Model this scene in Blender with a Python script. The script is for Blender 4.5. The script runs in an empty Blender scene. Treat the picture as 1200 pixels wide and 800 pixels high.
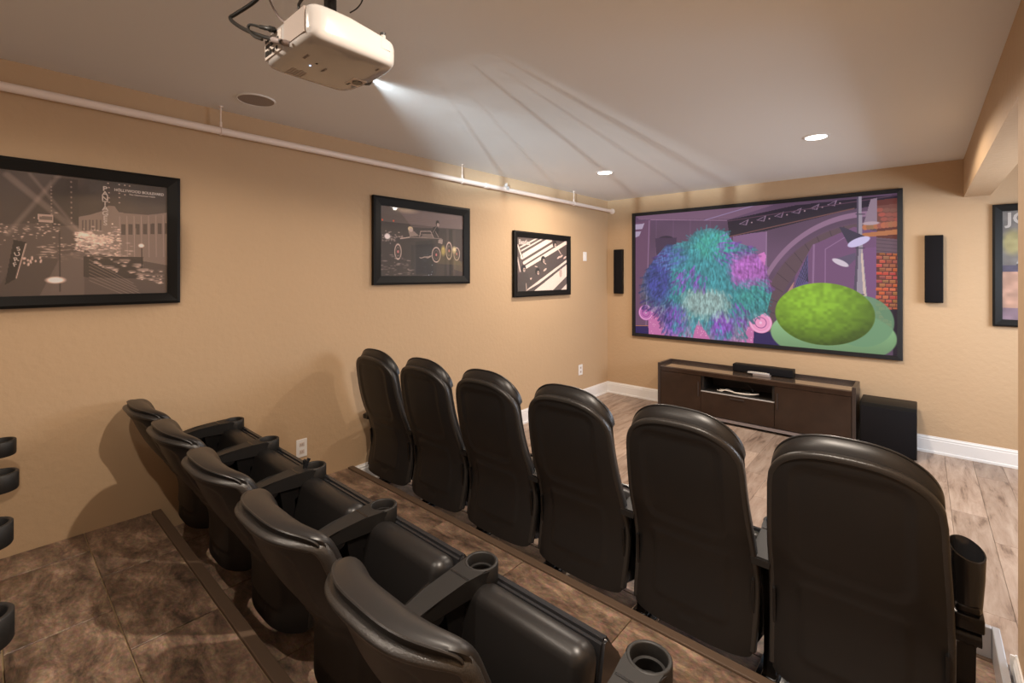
import bpy, bmesh, math, random
import numpy as np
from mathutils import Vector, Matrix
random.seed(7)
S = bpy.context.scene
COL = S.collection
PI = math.pi
CX, CZ = 3.231, 1.602          # camera x and eye height; left wall x=0, screen wall y=L
L = 5.659
CEIL = 2.613
# ---------------------------------------------------------------- camera
cd = bpy.data.cameras.new('camera'); cam = bpy.data.objects.new('camera', cd); COL.objects.link(cam)
cd.sensor_width = 36.0; cd.lens = 546.0 / 1200 * 36.0; cd.shift_y = -78.0 / 1200
cam.location = (CX, 0, CZ); cam.rotation_euler = (PI / 2, 0, math.atan(480 / 546.0))
cd.clip_start = 0.02
S.camera = cam
# ---------------------------------------------------------------- world, lights, exposure
W = bpy.data.worlds.new('world'); S.world = W; W.use_nodes = True
W.node_tree.nodes['Background'].inputs[0].default_value = (0.75, 0.8, 1, 1)
W.node_tree.nodes['Background'].inputs[1].default_value = 0.05
S.view_settings.view_transform = 'Standard'
S.view_settings.look = 'None'
S.view_settings.gamma = 1.0
S.view_settings.use_curve_mapping = False
S.view_settings.exposure = 0.27
S.cycles.max_bounces = 10
S.cycles.diffuse_bounces = 6
S.cycles.use_denoising = True
WARM = (1.0, 0.86, 0.72)
DOWN = [(CX - .58, 4.03, 118), (CX - 2.35, 4.06, 108), (CX - 1.46, -.06, 58), (CX - 0.5, .93, 165)]
def spot(name, loc, energy, color, size=150, blend=.6, rad=.022, target=None):
    l = bpy.data.lights.new(name, 'SPOT'); l.energy = energy; l.color = color
    l.spot_size = math.radians(size); l.spot_blend = blend; l.shadow_soft_size = rad
    o = bpy.data.objects.new(name, l); COL.objects.link(o); o.location = loc
    if target is not None:
        o.rotation_euler = (Vector(target) - Vector(loc)).to_track_quat('-Z', 'Y').to_euler()
    return o
def area(name, loc, target, sx, sy, energy, color):
    l = bpy.data.lights.new(name, 'AREA'); l.shape = 'RECTANGLE'; l.size = sx; l.size_y = sy
    l.energy = energy; l.color = color
    o = bpy.data.objects.new(name, l); COL.objects.link(o); o.location = loc
    o.rotation_euler = (Vector(target) - Vector(loc)).to_track_quat('-Z', 'Y').to_euler()
    return o
for i, (x, y, e) in enumerate(DOWN):
    o = spot('downlight_lamp', (x, y, CEIL - .03), e, WARM, 167, .15)
    l = o.data; l.use_nodes = True; nt = l.node_tree; tc = nt.nodes.new('ShaderNodeTexCoord'); sp = nt.nodes.new('ShaderNodeSeparateXYZ')
    ab = nt.nodes.new('ShaderNodeMath'); ab.operation = 'ABSOLUTE'; pw = nt.nodes.new('ShaderNodeMath'); pw.operation = 'POWER'; pw.inputs[1].default_value = .75
    nt.links.new(tc.outputs['Normal'], sp.inputs[0]); nt.links.new(sp.outputs['Z'], ab.inputs[0]); nt.links.new(ab.outputs[0], pw.inputs[0])
    nt.links.new(pw.outputs[0], nt.nodes['Emission'].inputs['Strength'])      # a flat lamp gives less light sideways
area('window_daylight', (4.9, 4.1, 1.5), (3.0, 4.1, .6), 1.6, 1.3, 85, (.80, .88, 1.0))
area('rear_fill_light', (2.2, -2.05, 1.9), (1.8, 3, 1.0), 1.8, .8, 9, (1.0, .9, .8))  # unseen soft fill added behind the camera, not a fixture of the room

# ---------------------------------------------------------------- materials
def lin(r, g=None, b=None):
    if g is None: r, g, b = r
    f = lambda c: (c / 255 / 12.92) if c <= 10.31 else ((c / 255 + .055) / 1.055) ** 2.4
    return (f(r), f(g), f(b), 1)
def mat(name, col, rough=.5, metal=0, spec=.5, bump=0, bscale=100, var=0, vscale=5, coat=0, emit=None, estr=1, detail=3, bdist=.001):
    m = bpy.data.materials.new(name); m.use_nodes = True
    nt = m.node_tree; b = nt.nodes['Principled BSDF']
    b.inputs['Base Color'].default_value = col
    b.inputs['Roughness'].default_value = rough
    b.inputs['Metallic'].default_value = metal
    b.inputs['Specular IOR Level'].default_value = spec
    b.inputs['Coat Weight'].default_value = coat
    if emit: b.inputs['Emission Color'].default_value = emit; b.inputs['Emission Strength'].default_value = estr
    tc = nt.nodes.new('ShaderNodeTexCoord')
    if var:
        n = nt.nodes.new('ShaderNodeTexNoise'); n.inputs['Scale'].default_value = vscale; n.inputs['Detail'].default_value = detail
        nt.links.new(tc.outputs['Object'], n.inputs['Vector'])
        mr = nt.nodes.new('ShaderNodeMapRange'); mr.inputs[3].default_value = 1 - var; mr.inputs[4].default_value = 1 + var
        nt.links.new(n.outputs[0], mr.inputs[0])
        h = nt.nodes.new('ShaderNodeHueSaturation'); h.inputs['Color'].default_value = col
        nt.links.new(mr.outputs[0], h.inputs['Value']); nt.links.new(h.outputs[0], b.inputs['Base Color'])
    if bump:
        n2 = nt.nodes.new('ShaderNodeTexNoise'); n2.inputs['Scale'].default_value = bscale; n2.inputs['Detail'].default_value = detail
        nt.links.new(tc.outputs['Object'], n2.inputs['Vector'])
        bp = nt.nodes.new('ShaderNodeBump'); bp.inputs['Strength'].default_value = bump; bp.inputs['Distance'].default_value = bdist
        nt.links.new(n2.outputs[0], bp.inputs['Height']); nt.links.new(bp.outputs[0], b.inputs['Normal'])
    return m
M = {}
M['wall'] = mat('tan_paint', (.50, .345, .205, 1), .75, bump=.5, bscale=26, var=.03, vscale=2, bdist=.006, detail=4)
M['ceiling'] = mat('ceiling_paint', (.76, .755, .74, 1), .85, bump=.3, bscale=60, bdist=.002)
M['white'] = mat('white_trim', (.80, .78, .76, 1), .35, bump=.05, bscale=30)
M['pipe'] = mat('pipe_paint', (.82, .70, .62, 1), .4, bump=.1, bscale=60)
M['grout'] = mat('grout', (.36, .26, .14, 1), .9, bump=.4, bscale=300)
M['nosing'] = mat('nosing', (.115, .075, .05, 1), .5, bump=.1, bscale=80)
M['plastic'] = mat('black_plastic', (.013, .0115, .011, 1), .46, spec=.38, bump=.35, bscale=420, bdist=.0006, var=.15, vscale=6)
M['rim'] = mat('textured_rim', (.026, .023, .021, 1), .34, bump=.8, bscale=260, bdist=.0012)
M['vinyl'] = mat('black_vinyl', (.014, .0125, .012, 1), .38, spec=.45, bump=.25, bscale=350, bdist=.0004, var=.1, vscale=4)
M['armplastic'] = mat('arm_plastic', (.013, .012, .0115, 1), .5, spec=.4, bump=.4, bscale=500, bdist=.0004)
M['blackmetal'] = mat('black_metal', (.012, .011, .011, 1), .25, metal=.3, bump=.05)
M['gloss'] = mat('gloss_black', (.02, .02, .022, 1), .12, bump=.02)
M['chrome'] = mat('bolt_metal', (.55, .52, .5, 1), .25, metal=1)
M['frame'] = mat('frame_black', (.009, .008, .007, 1), .5, spec=.16, bump=.15, bscale=90)
M['fabric'] = mat('speaker_cloth', (.010, .009, .010, 1), .9, spec=.1, bump=.6, bscale=900)
M['velvet'] = mat('screen_border', (.006, .006, .008, 1), .6)
M['projector'] = mat('projector_shell', (.40, .38, .365, 1), .14, coat=.4, bump=.01)
M['projmatte'] = mat('projector_under', (.60, .52, .47, 1), .3)
M['port'] = mat('port_panel', (.45, .40, .36, 1), .5)
M['cable'] = mat('black_cable', (.012, .012, .011, 1), .45, bump=.3, bscale=300)
M['greycable'] = mat('grey_cable', (.22, .18, .17, 1), .5)
M['whitecable'] = mat('white_cable', (.7, .62, .52, 1), .4)
M['lamp'] = mat('lamp_diffuser', (.9, .9, .9, 1), .5, emit=(1, .95, .88, 1), estr=10)
M['wood'] = mat('espresso_wood', (.030, .016, .010, 1), .14, spec=.35, coat=.12, var=.35, vscale=9, bump=.03, bscale=20)
M['woodedge'] = mat('dark_edge', (.040, .027, .022, 1), .35, var=.2, vscale=12)
M['shelfdark'] = mat('shelf_inside', (.012, .009, .007, 1), .5)
M['tinted'] = mat('tinted_glass_top', (.09, .06, .042, 1), .04, coat=1)
M['led'] = mat('led', (.5, .6, .9, 1), .3, emit=(.6, .75, 1, 1), estr=1.5)
M['ink'] = mat('grey_ink', (.20, .16, .14, 1), .5)
M['paper'] = mat('pale_lettering', (.62, .52, .47, 1), .6)
M['grille'] = mat('speaker_grille', (.30, .25, .22, 1), .8, bump=.5, bscale=900)
M['steel'] = mat('grey_bracket', (.45, .45, .47, 1), .35, metal=.5)
M['silver'] = mat('silver_plastic', (.45, .42, .40, 1), .35)

def tile_mat():
    m = bpy.data.materials.new('slate_tile'); m.use_nodes = True; nt = m.node_tree; b = nt.nodes['Principled BSDF']
    tc = nt.nodes.new('ShaderNodeTexCoord'); oi = nt.nodes.new('ShaderNodeObjectInfo')
    vm = nt.nodes.new('ShaderNodeVectorMath'); vm.operation = 'MULTIPLY_ADD'
    nt.links.new(oi.outputs['Random'], vm.inputs[0]); vm.inputs[1].default_value = (37, 91, 53)
    nt.links.new(tc.outputs['Object'], vm.inputs[2])
    mp = nt.nodes.new('ShaderNodeMapping'); mp.inputs['Rotation'].default_value = (0, 0, .6); mp.inputs['Scale'].default_value = (1, 2.4, 1)
    nt.links.new(vm.outputs[0], mp.inputs[0])
    n = nt.nodes.new('ShaderNodeTexNoise'); n.inputs['Scale'].default_value = 5.0; n.inputs['Detail'].default_value = 12; n.inputs['Roughness'].default_value = .76; n.inputs['Distortion'].default_value = .35
    nt.links.new(mp.outputs[0], n.inputs['Vector'])
    cr = nt.nodes.new('ShaderNodeValToRGB'); e = cr.color_ramp.elements
    e[0].position = .36; e[0].color = (.062, .038, .025, 1); e[1].position = .66; e[1].color = (.48, .31, .195, 1)
    x = e.new(.46); x.color = (.16, .094, .058, 1); x = e.new(.55); x.color = (.27, .165, .10, 1)
    nt.links.new(n.outputs[0], cr.inputs[0])
    n3 = nt.nodes.new('ShaderNodeTexNoise'); n3.inputs['Scale'].default_value = 70; n3.inputs['Detail'].default_value = 3
    nt.links.new(vm.outputs[0], n3.inputs['Vector'])
    mx = nt.nodes.new('ShaderNodeMix'); mx.data_type = 'RGBA'; mx.blend_type = 'OVERLAY'; mx.inputs[0].default_value = .45
    nt.links.new(cr.outputs[0], mx.inputs[6]); nt.links.new(n3.outputs[1], mx.inputs[7])
    hs = nt.nodes.new('ShaderNodeHueSaturation'); hs.inputs['Saturation'].default_value = .85; nt.links.new(mx.outputs[2], hs.inputs['Color'])
    nt.links.new(hs.outputs[0], b.inputs['Base Color'])
    b.inputs['Roughness'].default_value = .38
    bp = nt.nodes.new('ShaderNodeBump'); bp.inputs['Strength'].default_value = .6; bp.inputs['Distance'].default_value = .006
    nt.links.new(n.outputs[0], bp.inputs['Height']); nt.links.new(bp.outputs[0], b.inputs['Normal'])
    return m
M['tile'] = tile_mat()
def plank_mat():
    m = bpy.data.materials.new('plank_wood'); m.use_nodes = True; nt = m.node_tree; b = nt.nodes['Principled BSDF']
    tc = nt.nodes.new('ShaderNodeTexCoord'); oi = nt.nodes.new('ShaderNodeObjectInfo')
    vm = nt.nodes.new('ShaderNodeVectorMath'); vm.operation = 'MULTIPLY_ADD'
    nt.links.new(oi.outputs['Random'], vm.inputs[0]); vm.inputs[1].default_value = (17, 41, 23)
    nt.links.new(tc.outputs['Object'], vm.inputs[2])
    mp = nt.nodes.new('ShaderNodeMapping'); mp.inputs['Scale'].default_value = (7, 1.0, 1)
    nt.links.new(vm.outputs[0], mp.inputs[0])
    n = nt.nodes.new('ShaderNodeTexNoise'); n.inputs['Scale'].default_value = 3; n.inputs['Detail'].default_value = 8; n.inputs['Roughness'].default_value = .7; n.inputs['Distortion'].default_value = .45
    nt.links.new(mp.outputs[0], n.inputs['Vector'])
    cr = nt.nodes.new('ShaderNodeValToRGB'); e = cr.color_ramp.elements
    e[0].position = .32; e[0].color = (.12, .066, .040, 1); e[1].position = .68; e[1].color = (.43, .31, .225, 1)
    x = e.new(.45); x.color = (.30, .195, .130, 1)
    nt.links.new(n.outputs[0], cr.inputs[0])
    mr = nt.nodes.new('ShaderNodeMapRange'); mr.inputs[3].default_value = .82; mr.inputs[4].default_value = 1.14
    nt.links.new(oi.outputs['Random'], mr.inputs[0])
    hs = nt.nodes.new('ShaderNodeHueSaturation'); nt.links.new(cr.outputs[0], hs.inputs['Color']); nt.links.new(mr.outputs[0], hs.inputs['Value'])
    hs.inputs['Saturation'].default_value = .85
    nt.links.new(hs.outputs[0], b.inputs['Base Color']); b.inputs['Roughness'].default_value = .38
    bp = nt.nodes.new('ShaderNodeBump'); bp.inputs['Strength'].default_value = .25; bp.inputs['Distance'].default_value = .002
    nt.links.new(n.outputs[0], bp.inputs['Height']); nt.links.new(bp.outputs[0], b.inputs['Normal'])
    return m
M['plank'] = plank_mat()
def glass_mat():
    m = bpy.data.materials.new('picture_glass'); m.use_nodes = True; nt = m.node_tree
    for n in list(nt.nodes): nt.nodes.remove(n)
    o = nt.nodes.new('ShaderNodeOutputMaterial'); mx = nt.nodes.new('ShaderNodeMixShader')
    t = nt.nodes.new('ShaderNodeBsdfTransparent'); g = nt.nodes.new('ShaderNodeBsdfGlossy'); g.inputs['Roughness'].default_value = .03
    f = nt.nodes.new('ShaderNodeLayerWeight'); f.inputs[0].default_value = .5
    pw_ = nt.nodes.new('ShaderNodeMath'); pw_.operation = 'POWER'; nt.links.new(f.outputs['Facing'], pw_.inputs[0]); pw_.inputs[1].default_value = 4.5
    ma = nt.nodes.new('ShaderNodeMath'); ma.operation = 'MULTIPLY_ADD'; nt.links.new(pw_.outputs[0], ma.inputs[0]); ma.inputs[1].default_value = .5; ma.inputs[2].default_value = .02
    nt.links.new(ma.outputs[0], mx.inputs[0]); nt.links.new(t.outputs[0], mx.inputs[1]); nt.links.new(g.outputs[0], mx.inputs[2]); nt.links.new(mx.outputs[0], o.inputs[0])
    return m
M['glass'] = glass_mat()
def print_mat(name, emit=0):
    m = bpy.data.materials.new(name); m.use_nodes = True; nt = m.node_tree; b = nt.nodes['Principled BSDF']
    a = nt.nodes.new('ShaderNodeVertexColor'); a.layer_name = 'Col'
    b.inputs['Roughness'].default_value = .6
    if emit:
        b.inputs['Base Color'].default_value = (.02, .02, .02, 1)
        b.inputs['Specular IOR Level'].default_value = .1
        nt.links.new(a.outputs[0], b.inputs['Emission Color']); b.inputs['Emission Strength'].default_value = emit
    else: nt.links.new(a.outputs[0], b.inputs['Base Color'])
    return m
M['print'] = print_mat('printed_paper')
M['screen'] = print_mat('projected_image', .80)

# ---------------------------------------------------------------- object helpers
def link(name, me, m=None, parent=None, smooth=False, loc=None):
    o = bpy.data.objects.new(name, me); COL.objects.link(o)
    if m is not None and not me.materials: me.materials.append(m)
    if smooth: me.polygons.foreach_set('use_smooth', [True] * len(me.polygons))
    if parent is not None: o.parent = parent
    if loc is not None: o.location = loc
    return o
def obj(name, bm, m=None, parent=None, smooth=False, loc=None):
    bmesh.ops.recalc_face_normals(bm, faces=bm.faces)
    me = bpy.data.meshes.new(name); bm.to_mesh(me); bm.free()
    o = link(name, me, m, parent, smooth, loc)
    if smooth: shade_angle(me)
    return o
def shade_angle(me, ang=math.radians(40)):
    bm = bmesh.new(); bm.from_mesh(me)
    for e in bm.edges:
        if len(e.link_faces) == 2 and e.calc_face_angle(0) > ang: e.smooth = False
    bm.to_mesh(me); bm.free()
def thing(name, label, cat, loc=(0, 0, 0), rz=0, group=None):
    o = bpy.data.objects.new(name, None); COL.objects.link(o); o.empty_display_size = .1
    o.location = loc; o.rotation_euler = (0, 0, rz)
    o['label'] = label; o['category'] = cat
    if group: o['group'] = group
    return o
def tag(o, label, cat, group=None):
    o['label'] = label; o['category'] = cat
    if group: o['group'] = group
    return o
def struct(o): o['kind'] = 'structure'; return o
def box(bm, x0, x1, y0, y1, z0, z1, bev=0, seg=2):
    r = bmesh.ops.create_cube(bm, size=1)
    vs = r['verts']
    for v in vs:
        v.co = Vector(((x0 + x1) / 2 + v.co.x * (x1 - x0), (y0 + y1) / 2 + v.co.y * (y1 - y0), (z0 + z1) / 2 + v.co.z * (z1 - z0)))
    if bev:
        es = list({e for v in vs for e in v.link_edges})
        bmesh.ops.bevel(bm, geom=es, offset=bev, segments=seg, profile=.5, affect='EDGES')
    return vs
def nb(*a, **k):
    bm = bmesh.new(); box(bm, *a, **k); return bm
def cyl(bm, c, r, h, axis='z', n=24, r2=None):
    r2 = r if r2 is None else r2
    q = bmesh.ops.create_cone(bm, cap_ends=True, segments=n, radius1=r, radius2=r2, depth=h)
    mt = {'z': Matrix(), 'x': Matrix.Rotation(PI / 2, 4, 'Y'), 'y': Matrix.Rotation(-PI / 2, 4, 'X')}[axis]
    bmesh.ops.transform(bm, matrix=Matrix.Translation(c) @ mt, verts=q['verts'])
    return q['verts']
def lathe(bm, prof, c=(0, 0, 0), n=32):
    rings = []
    for r, z in prof:
        rings.append([bm.verts.new((c[0] + r * math.cos(2 * PI * i / n), c[1] + r * math.sin(2 * PI * i / n), c[2] + z)) for i in range(n)])
    for a, b in zip(rings, rings[1:]):
        for i in range(n): bm.faces.new((a[i], a[(i + 1) % n], b[(i + 1) % n], b[i]))
    return rings
def prism(bm, pts, d0, d1, plane='xy'):
    f = {'xy': lambda a, b, d: (a, b, d), 'xz': lambda a, b, d: (a, d, b), 'yz': lambda a, b, d: (d, a, b)}[plane]
    A = [bm.verts.new(f(a, b, d0)) for a, b in pts]; B = [bm.verts.new(f(a, b, d1)) for a, b in pts]
    n = len(pts)
    bm.faces.new(A); bm.faces.new(B[::-1])
    for i in range(n): bm.faces.new((A[i], A[(i + 1) % n], B[(i + 1) % n], B[i]))
    return A + B
def spline(p, n=8):
    p = [Vector(q) for q in p]; q = [p[0] * 2 - p[1]] + p + [p[-1] * 2 - p[-2]]; out = []
    for i in range(1, len(q) - 2):
        a, b, c, d = q[i - 1:i + 3]
        for k in range(n):
            t = k / n
            out.append(.5 * ((2 * b) + (c - a) * t + (2 * a - 5 * b + 4 * c - d) * t * t + (3 * b - a - 3 * c + d) * t ** 3))
    out.append(p[-1]); return out
def tube(bm, pts, r, n=10, sp=8, flat=1.0):
    P = spline(pts, sp) if sp else [Vector(p) for p in pts]
    up = Vector((0, 0, 1)); rings = []; prev = None
    for i, p in enumerate(P):
        t = (P[min(i + 1, len(P) - 1)] - P[max(i - 1, 0)]).normalized()
        if prev is None:
            a = t.cross(up)
            if a.length < .1: a = t.cross(Vector((1, 0, 0)))
        else: a = prev - t * prev.dot(t)
        a.normalize(); prev = a; b = t.cross(a)
        rr = r[i] if isinstance(r, list) else r
        rings.append([bm.verts.new(p + a * math.cos(2 * PI * k / n) * rr + b * math.sin(2 * PI * k / n) * rr * flat) for k in range(n)])
    for A, B in zip(rings, rings[1:]):
        for k in range(n): bm.faces.new((A[k], A[(k + 1) % n], B[(k + 1) % n], B[k]))
    bm.faces.new(rings[0][::-1]); bm.faces.new(rings[-1])
def closed_sheet(bm, fa, fb, nu, nv):
    """two sheets fa, fb: (u,v in 0..1)->xyz stitched along their borders"""
    def grid(f): return [[bm.verts.new(f(i / nu, j / nv)) for j in range(nv + 1)] for i in range(nu + 1)]
    A, B = grid(fa), grid(fb)
    for G in (A, B):
        for i in range(nu):
            for j in range(nv): bm.faces.new((G[i][j], G[i + 1][j], G[i + 1][j + 1], G[i][j + 1]))
    br = [(i, 0) for i in range(nu)] + [(nu, j) for j in range(nv)] + [(i, nv) for i in range(nu, 0, -1)] + [(0, j) for j in range(nv, 0, -1)]
    for k in range(len(br)):
        a, b = br[k], br[(k + 1) % len(br)]
        bm.faces.new((A[a[0]][a[1]], A[b[0]][b[1]], B[b[0]][b[1]], B[a[0]][a[1]]))
def text(name, s, size, m, parent, loc, rot=(PI / 2, 0, 0), align='CENTER', sx=1, spacing=1):
    c = bpy.data.curves.new(name, 'FONT'); c.body = s; c.size = size; c.align_x = align; c.align_y = 'CENTER'; c.extrude = .0004; c.offset = size * .022; c.space_character = spacing
    c.resolution_u = 3
    t = bpy.data.objects.new('tmp', c); COL.objects.link(t)
    bpy.context.view_layer.update()
    me = bpy.data.meshes.new_from_object(t.evaluated_get(bpy.context.evaluated_depsgraph_get()))
    bpy.data.objects.remove(t); me.materials.clear()
    o = link(name, me, m, parent, loc=loc); o.rotation_euler = rot; o.scale = (sx, 1, 1)
    return o

# ---------------------------------------------------------------- painting tools (for flat prints and the screen picture)
class Canvas:
    def __init__(s, w, h, col):
        s.w, s.h = w, h; s.a = np.zeros((h, w, 3)); s.a[:] = np.array(col)
        s.X, s.Y = np.meshgrid(np.arange(w) + .5, np.arange(h) + .5)
        s.rng = np.random.RandomState(3); s.H = None
    def map(s, quad):
        """quad: TL,TR,BR,BL positions in a perspective view; points given later in that view land on the flat canvas"""
        dst = [(0, 0), (s.w, 0), (s.w, s.h), (0, s.h)]; A = []; B = []
        for (x, y), (u, v) in zip(quad, dst):
            A.append([x, y, 1, 0, 0, 0, -u * x, -u * y]); B.append(u)
            A.append([0, 0, 0, x, y, 1, -v * x, -v * y]); B.append(v)
        s.H = np.append(np.linalg.solve(np.array(A, float), np.array(B, float)), 1).reshape(3, 3)
    def P(s, x, y):
        if s.H is None: return x, y
        q = s.H @ np.array([x, y, 1.0]); return q[0] / q[2], q[1] / q[2]
    def put(s, m, col, al=1.0):
        m = np.clip(m, 0, 1)[..., None] * al; s.a = s.a * (1 - m) + np.array(col, float) * m
    def polymask(s, pts):
        p = [s.P(*q) for q in pts]; ins = np.zeros((s.h, s.w), bool); n = len(p)
        for i in range(n):
            x0, y0 = p[i]; x1, y1 = p[(i + 1) % n]
            if y0 == y1: continue
            c = ((s.Y >= y0) != (s.Y >= y1)); xi = x0 + (s.Y - y0) * (x1 - x0) / (y1 - y0)
            ins ^= c & (s.X < xi)
        return ins.astype(float)
    def poly(s, pts, col, al=1.0): s.put(s.polymask(pts), col, al)
    def line(s, x0, y0, x1, y1, w, col, al=1.0, soft=1.0):
        x0, y0 = s.P(x0, y0); x1, y1 = s.P(x1, y1)
        dx, dy = x1 - x0, y1 - y0; l2 = dx * dx + dy * dy + 1e-9
        t = np.clip(((s.X - x0) * dx + (s.Y - y0) * dy) / l2, 0, 1)
        d = np.hypot(s.X - x0 - t * dx, s.Y - y0 - t * dy)
        s.put((w / 2 - d) / soft + .5, col, al)
    def ell(s, cx, cy, rx, ry, col, al=1.0, soft=1.0, rot=0):
        cx, cy = s.P(cx, cy); dx, dy = s.X - cx, s.Y - cy
        c, q = math.cos(rot), math.sin(rot); a = (dx * c + dy * q) / rx; b = (-dx * q + dy * c) / ry
        r = np.hypot(a, b); m = (1 - r) * min(rx, ry) / soft + .5
        s.put(m, col, al); return np.clip(m, 0, 1), a, b
    def ring(s, cx, cy, rx, ry, w, col, al=1.0, a0=None):
        cx, cy = s.P(cx, cy); r = np.hypot((s.X - cx) / rx, (s.Y - cy) / ry)
        m = (w / 2 - abs(r - 1) * min(rx, ry)) + .5
        if a0 is not None: m = np.where(s.Y < cy + a0, m, 0)
        s.put(m, col, al)
    def noise(s, sx, sy):
        g = s.rng.rand(int(s.h / sy) + 3, int(s.w / sx) + 3); X, Y = s.X / sx, s.Y / sy
        i, j = X.astype(int), Y.astype(int); fx, fy = X - i, Y - j; fx = fx * fx * (3 - 2 * fx); fy = fy * fy * (3 - 2 * fy)
        return (g[j, i] * (1 - fx) + g[j, i + 1] * fx) * (1 - fy) + (g[j + 1, i] * (1 - fx) + g[j + 1, i + 1] * fx) * fy
    def mesh(s, name, w, h, m, parent, y=0, gain=1.0):
        W_, H_ = s.w, s.h
        xs = np.linspace(-w / 2, w / 2, W_ + 1); zs = np.linspace(h / 2, -h / 2, H_ + 1)
        X, Z = np.meshgrid(xs, zs); co = np.stack([X, np.zeros_like(X), Z], -1).reshape(-1, 3)
        j, i = np.meshgrid(np.arange(H_), np.arange(W_), indexing='ij'); a = j * (W_ + 1) + i
        f = np.stack([a, a + W_ + 1, a + W_ + 2, a + 1], -1).reshape(-1)
        me = bpy.data.meshes.new(name); me.vertices.add(len(co)); me.vertices.foreach_set('co', co.ravel())
        me.loops.add(len(f)); me.loops.foreach_set('vertex_index', f.astype(np.int32))
        me.polygons.add(W_ * H_); me.polygons.foreach_set('loop_start', np.arange(0, len(f), 4, dtype=np.int32))
        me.update(calc_edges=True)
        c = np.clip(s.a, 0, 255) / 255; c = np.where(c < .04045, c / 12.92, ((c + .055) / 1.055) ** 2.4) * gain
        c = np.repeat(c.reshape(-1, 3), 4, 0); c = np.concatenate([c, np.ones((len(c), 1))], 1)
        ca = me.color_attributes.new('Col', 'FLOAT_COLOR', 'CORNER'); ca.data.foreach_set('color', c.astype(np.float32).ravel())
        return link(name, me, m, parent, loc=(0, y, 0))

# ================================================================ STRUCTURE
RW = CX + .275                    # right partition face
T1, T2 = .157, .277               # tread heights
N1, N2 = 1.849, .664              # nosing lines
XE, YB = 5.0, -2.2
struct(obj('wall_left', nb(-.1, 0, YB, L, 0, CEIL), M['wall']))
struct(obj('wall_front', nb(-.1, XE + .1, L, L + .1, 0, CEIL + .1), M['wall']))
struct(obj('wall_back', nb(-.1, XE + .1, YB - .1, YB, 0, CEIL), M['wall']))
struct(obj('wall_right', nb(RW, RW + .165, YB, 2.597, 0, CEIL), M['wall']))
struct(obj('wall_soffit', nb(RW, RW + .165, 2.597, L, 2.28, CEIL), M['wall']))
struct(obj('wall_alcove_right', nb(XE, XE + .1, YB, L, 0, CEIL), M['wall']))
bm = bmesh.new(); box(bm, -.1, XE + .1, YB - .1, L + .1, CEIL, CEIL + .1)
struct(obj('ceiling', bm, M['ceiling']))
floor = struct(obj('floor', nb(-.1, XE + .1, YB - .1, L + .1, -.12, -.012), M['grout']))
# planks
plank_me = {}
def plank(x0, x1, y0, y1):
    k = (round(x1 - x0, 3), round(y1 - y0, 3))
    if k not in plank_me:
        b = nb(-(x1 - x0) / 2, (x1 - x0) / 2, -(y1 - y0) / 2, (y1 - y0) / 2, -.012, 0, bev=.0012, seg=1)
        me = bpy.data.meshes.new('plank'); b.to_mesh(me); b.free(); me.materials.append(M['plank']); plank_me[k] = me
    o = bpy.data.objects.new('plank', plank_me[k]); COL.objects.link(o); o.parent = floor
    o.location = ((x0 + x1) / 2, (y0 + y1) / 2, 0)
pw = .178
x = 0; ci = 0
while x < XE - .01:
    x1 = min(x + pw, XE)
    y = 2.785 - [0, .5, .9, .25, .7][ci % 5] * 1.22
    while y < L - .02:
        a, b_ = max(y, 2.785), min(y + 1.22, L)
        if b_ - a > .02: plank(x + .0006, x1 - .0006, a + .0006, b_ - .0006)
        y += 1.22
    x = x1; ci += 1
# tile platforms
def platform(name, y0, y1, z):
    o = struct(obj(name, nb(.0, RW, y0, y1, -.01, z - .008), M['grout']))
    return o
p1 = platform('floor_lower_tread', N2 - .02, N1 - .004, T1)
p2 = platform('floor_upper_tread', YB, N2 - .004, T2)
tile_me = {}
def tile(par, x0, x1, y0, y1, z):
    k = (round(x1 - x0, 3), round(y1 - y0, 3))
    if k not in tile_me:
        b = nb(-(x1 - x0) / 2, (x1 - x0) / 2, -(y1 - y0) / 2, (y1 - y0) / 2, -.010, 0, bev=.0015, seg=1)
        me = bpy.data.meshes.new('tile'); b.to_mesh(me); b.free(); me.materials.append(M['tile']); tile_me[k] = me
    o = bpy.data.objects.new('tile', tile_me[k]); COL.objects.link(o); o.parent = par
    o.location = ((x0 + x1) / 2, (y0 + y1) / 2, z + random.uniform(-.0006, .0006)); o.rotation_euler = (0, 0, 0)
def tiles(par, ys, z, offs):
    for r, (ya, yb) in enumerate(zip(ys, ys[1:])):
        x = offs[r % len(offs)] - .595 * 2
        while x < RW:
            a, b_ = max(x, 0.001), min(x + .595, RW)
            if b_ - a > .02: tile(par, a + .0022, b_ - .0022, yb + .0022, ya - .0022, z)
            x += .595
tiles(p1, [N1 - .042, 1.51, 1.21, .91, N2 + .0], T1, [.531, .233])
tiles(p2, [N2 - .042, .345, .047, -.25, -.55, -.85, -1.15, -1.45, -1.75, -2.05, YB], T2, [.535, .233, .21])
tiles(floor, [2.755, 2.455, 2.155, N1 + .004], .0, [.531, .233])
struct(obj('trim_4', nb(.001, RW - .001, 2.755, 2.784, -.012, .003, bev=.002), M['nosing']))
for i, (n, z) in enumerate(((N1, T1), (N2, T2))):
    bm = bmesh.new(); box(bm, 0.001, RW - .001, n - .040, n + .004, z - .02, z + .006, bev=.004)
    box(bm, 0.001, RW - .001, n - .004, n + .001, 0 if i == 0 else T1, z - .02)
    struct(obj('trim_%d' % (i + 1), bm, M['nosing'], smooth=False))
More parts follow.
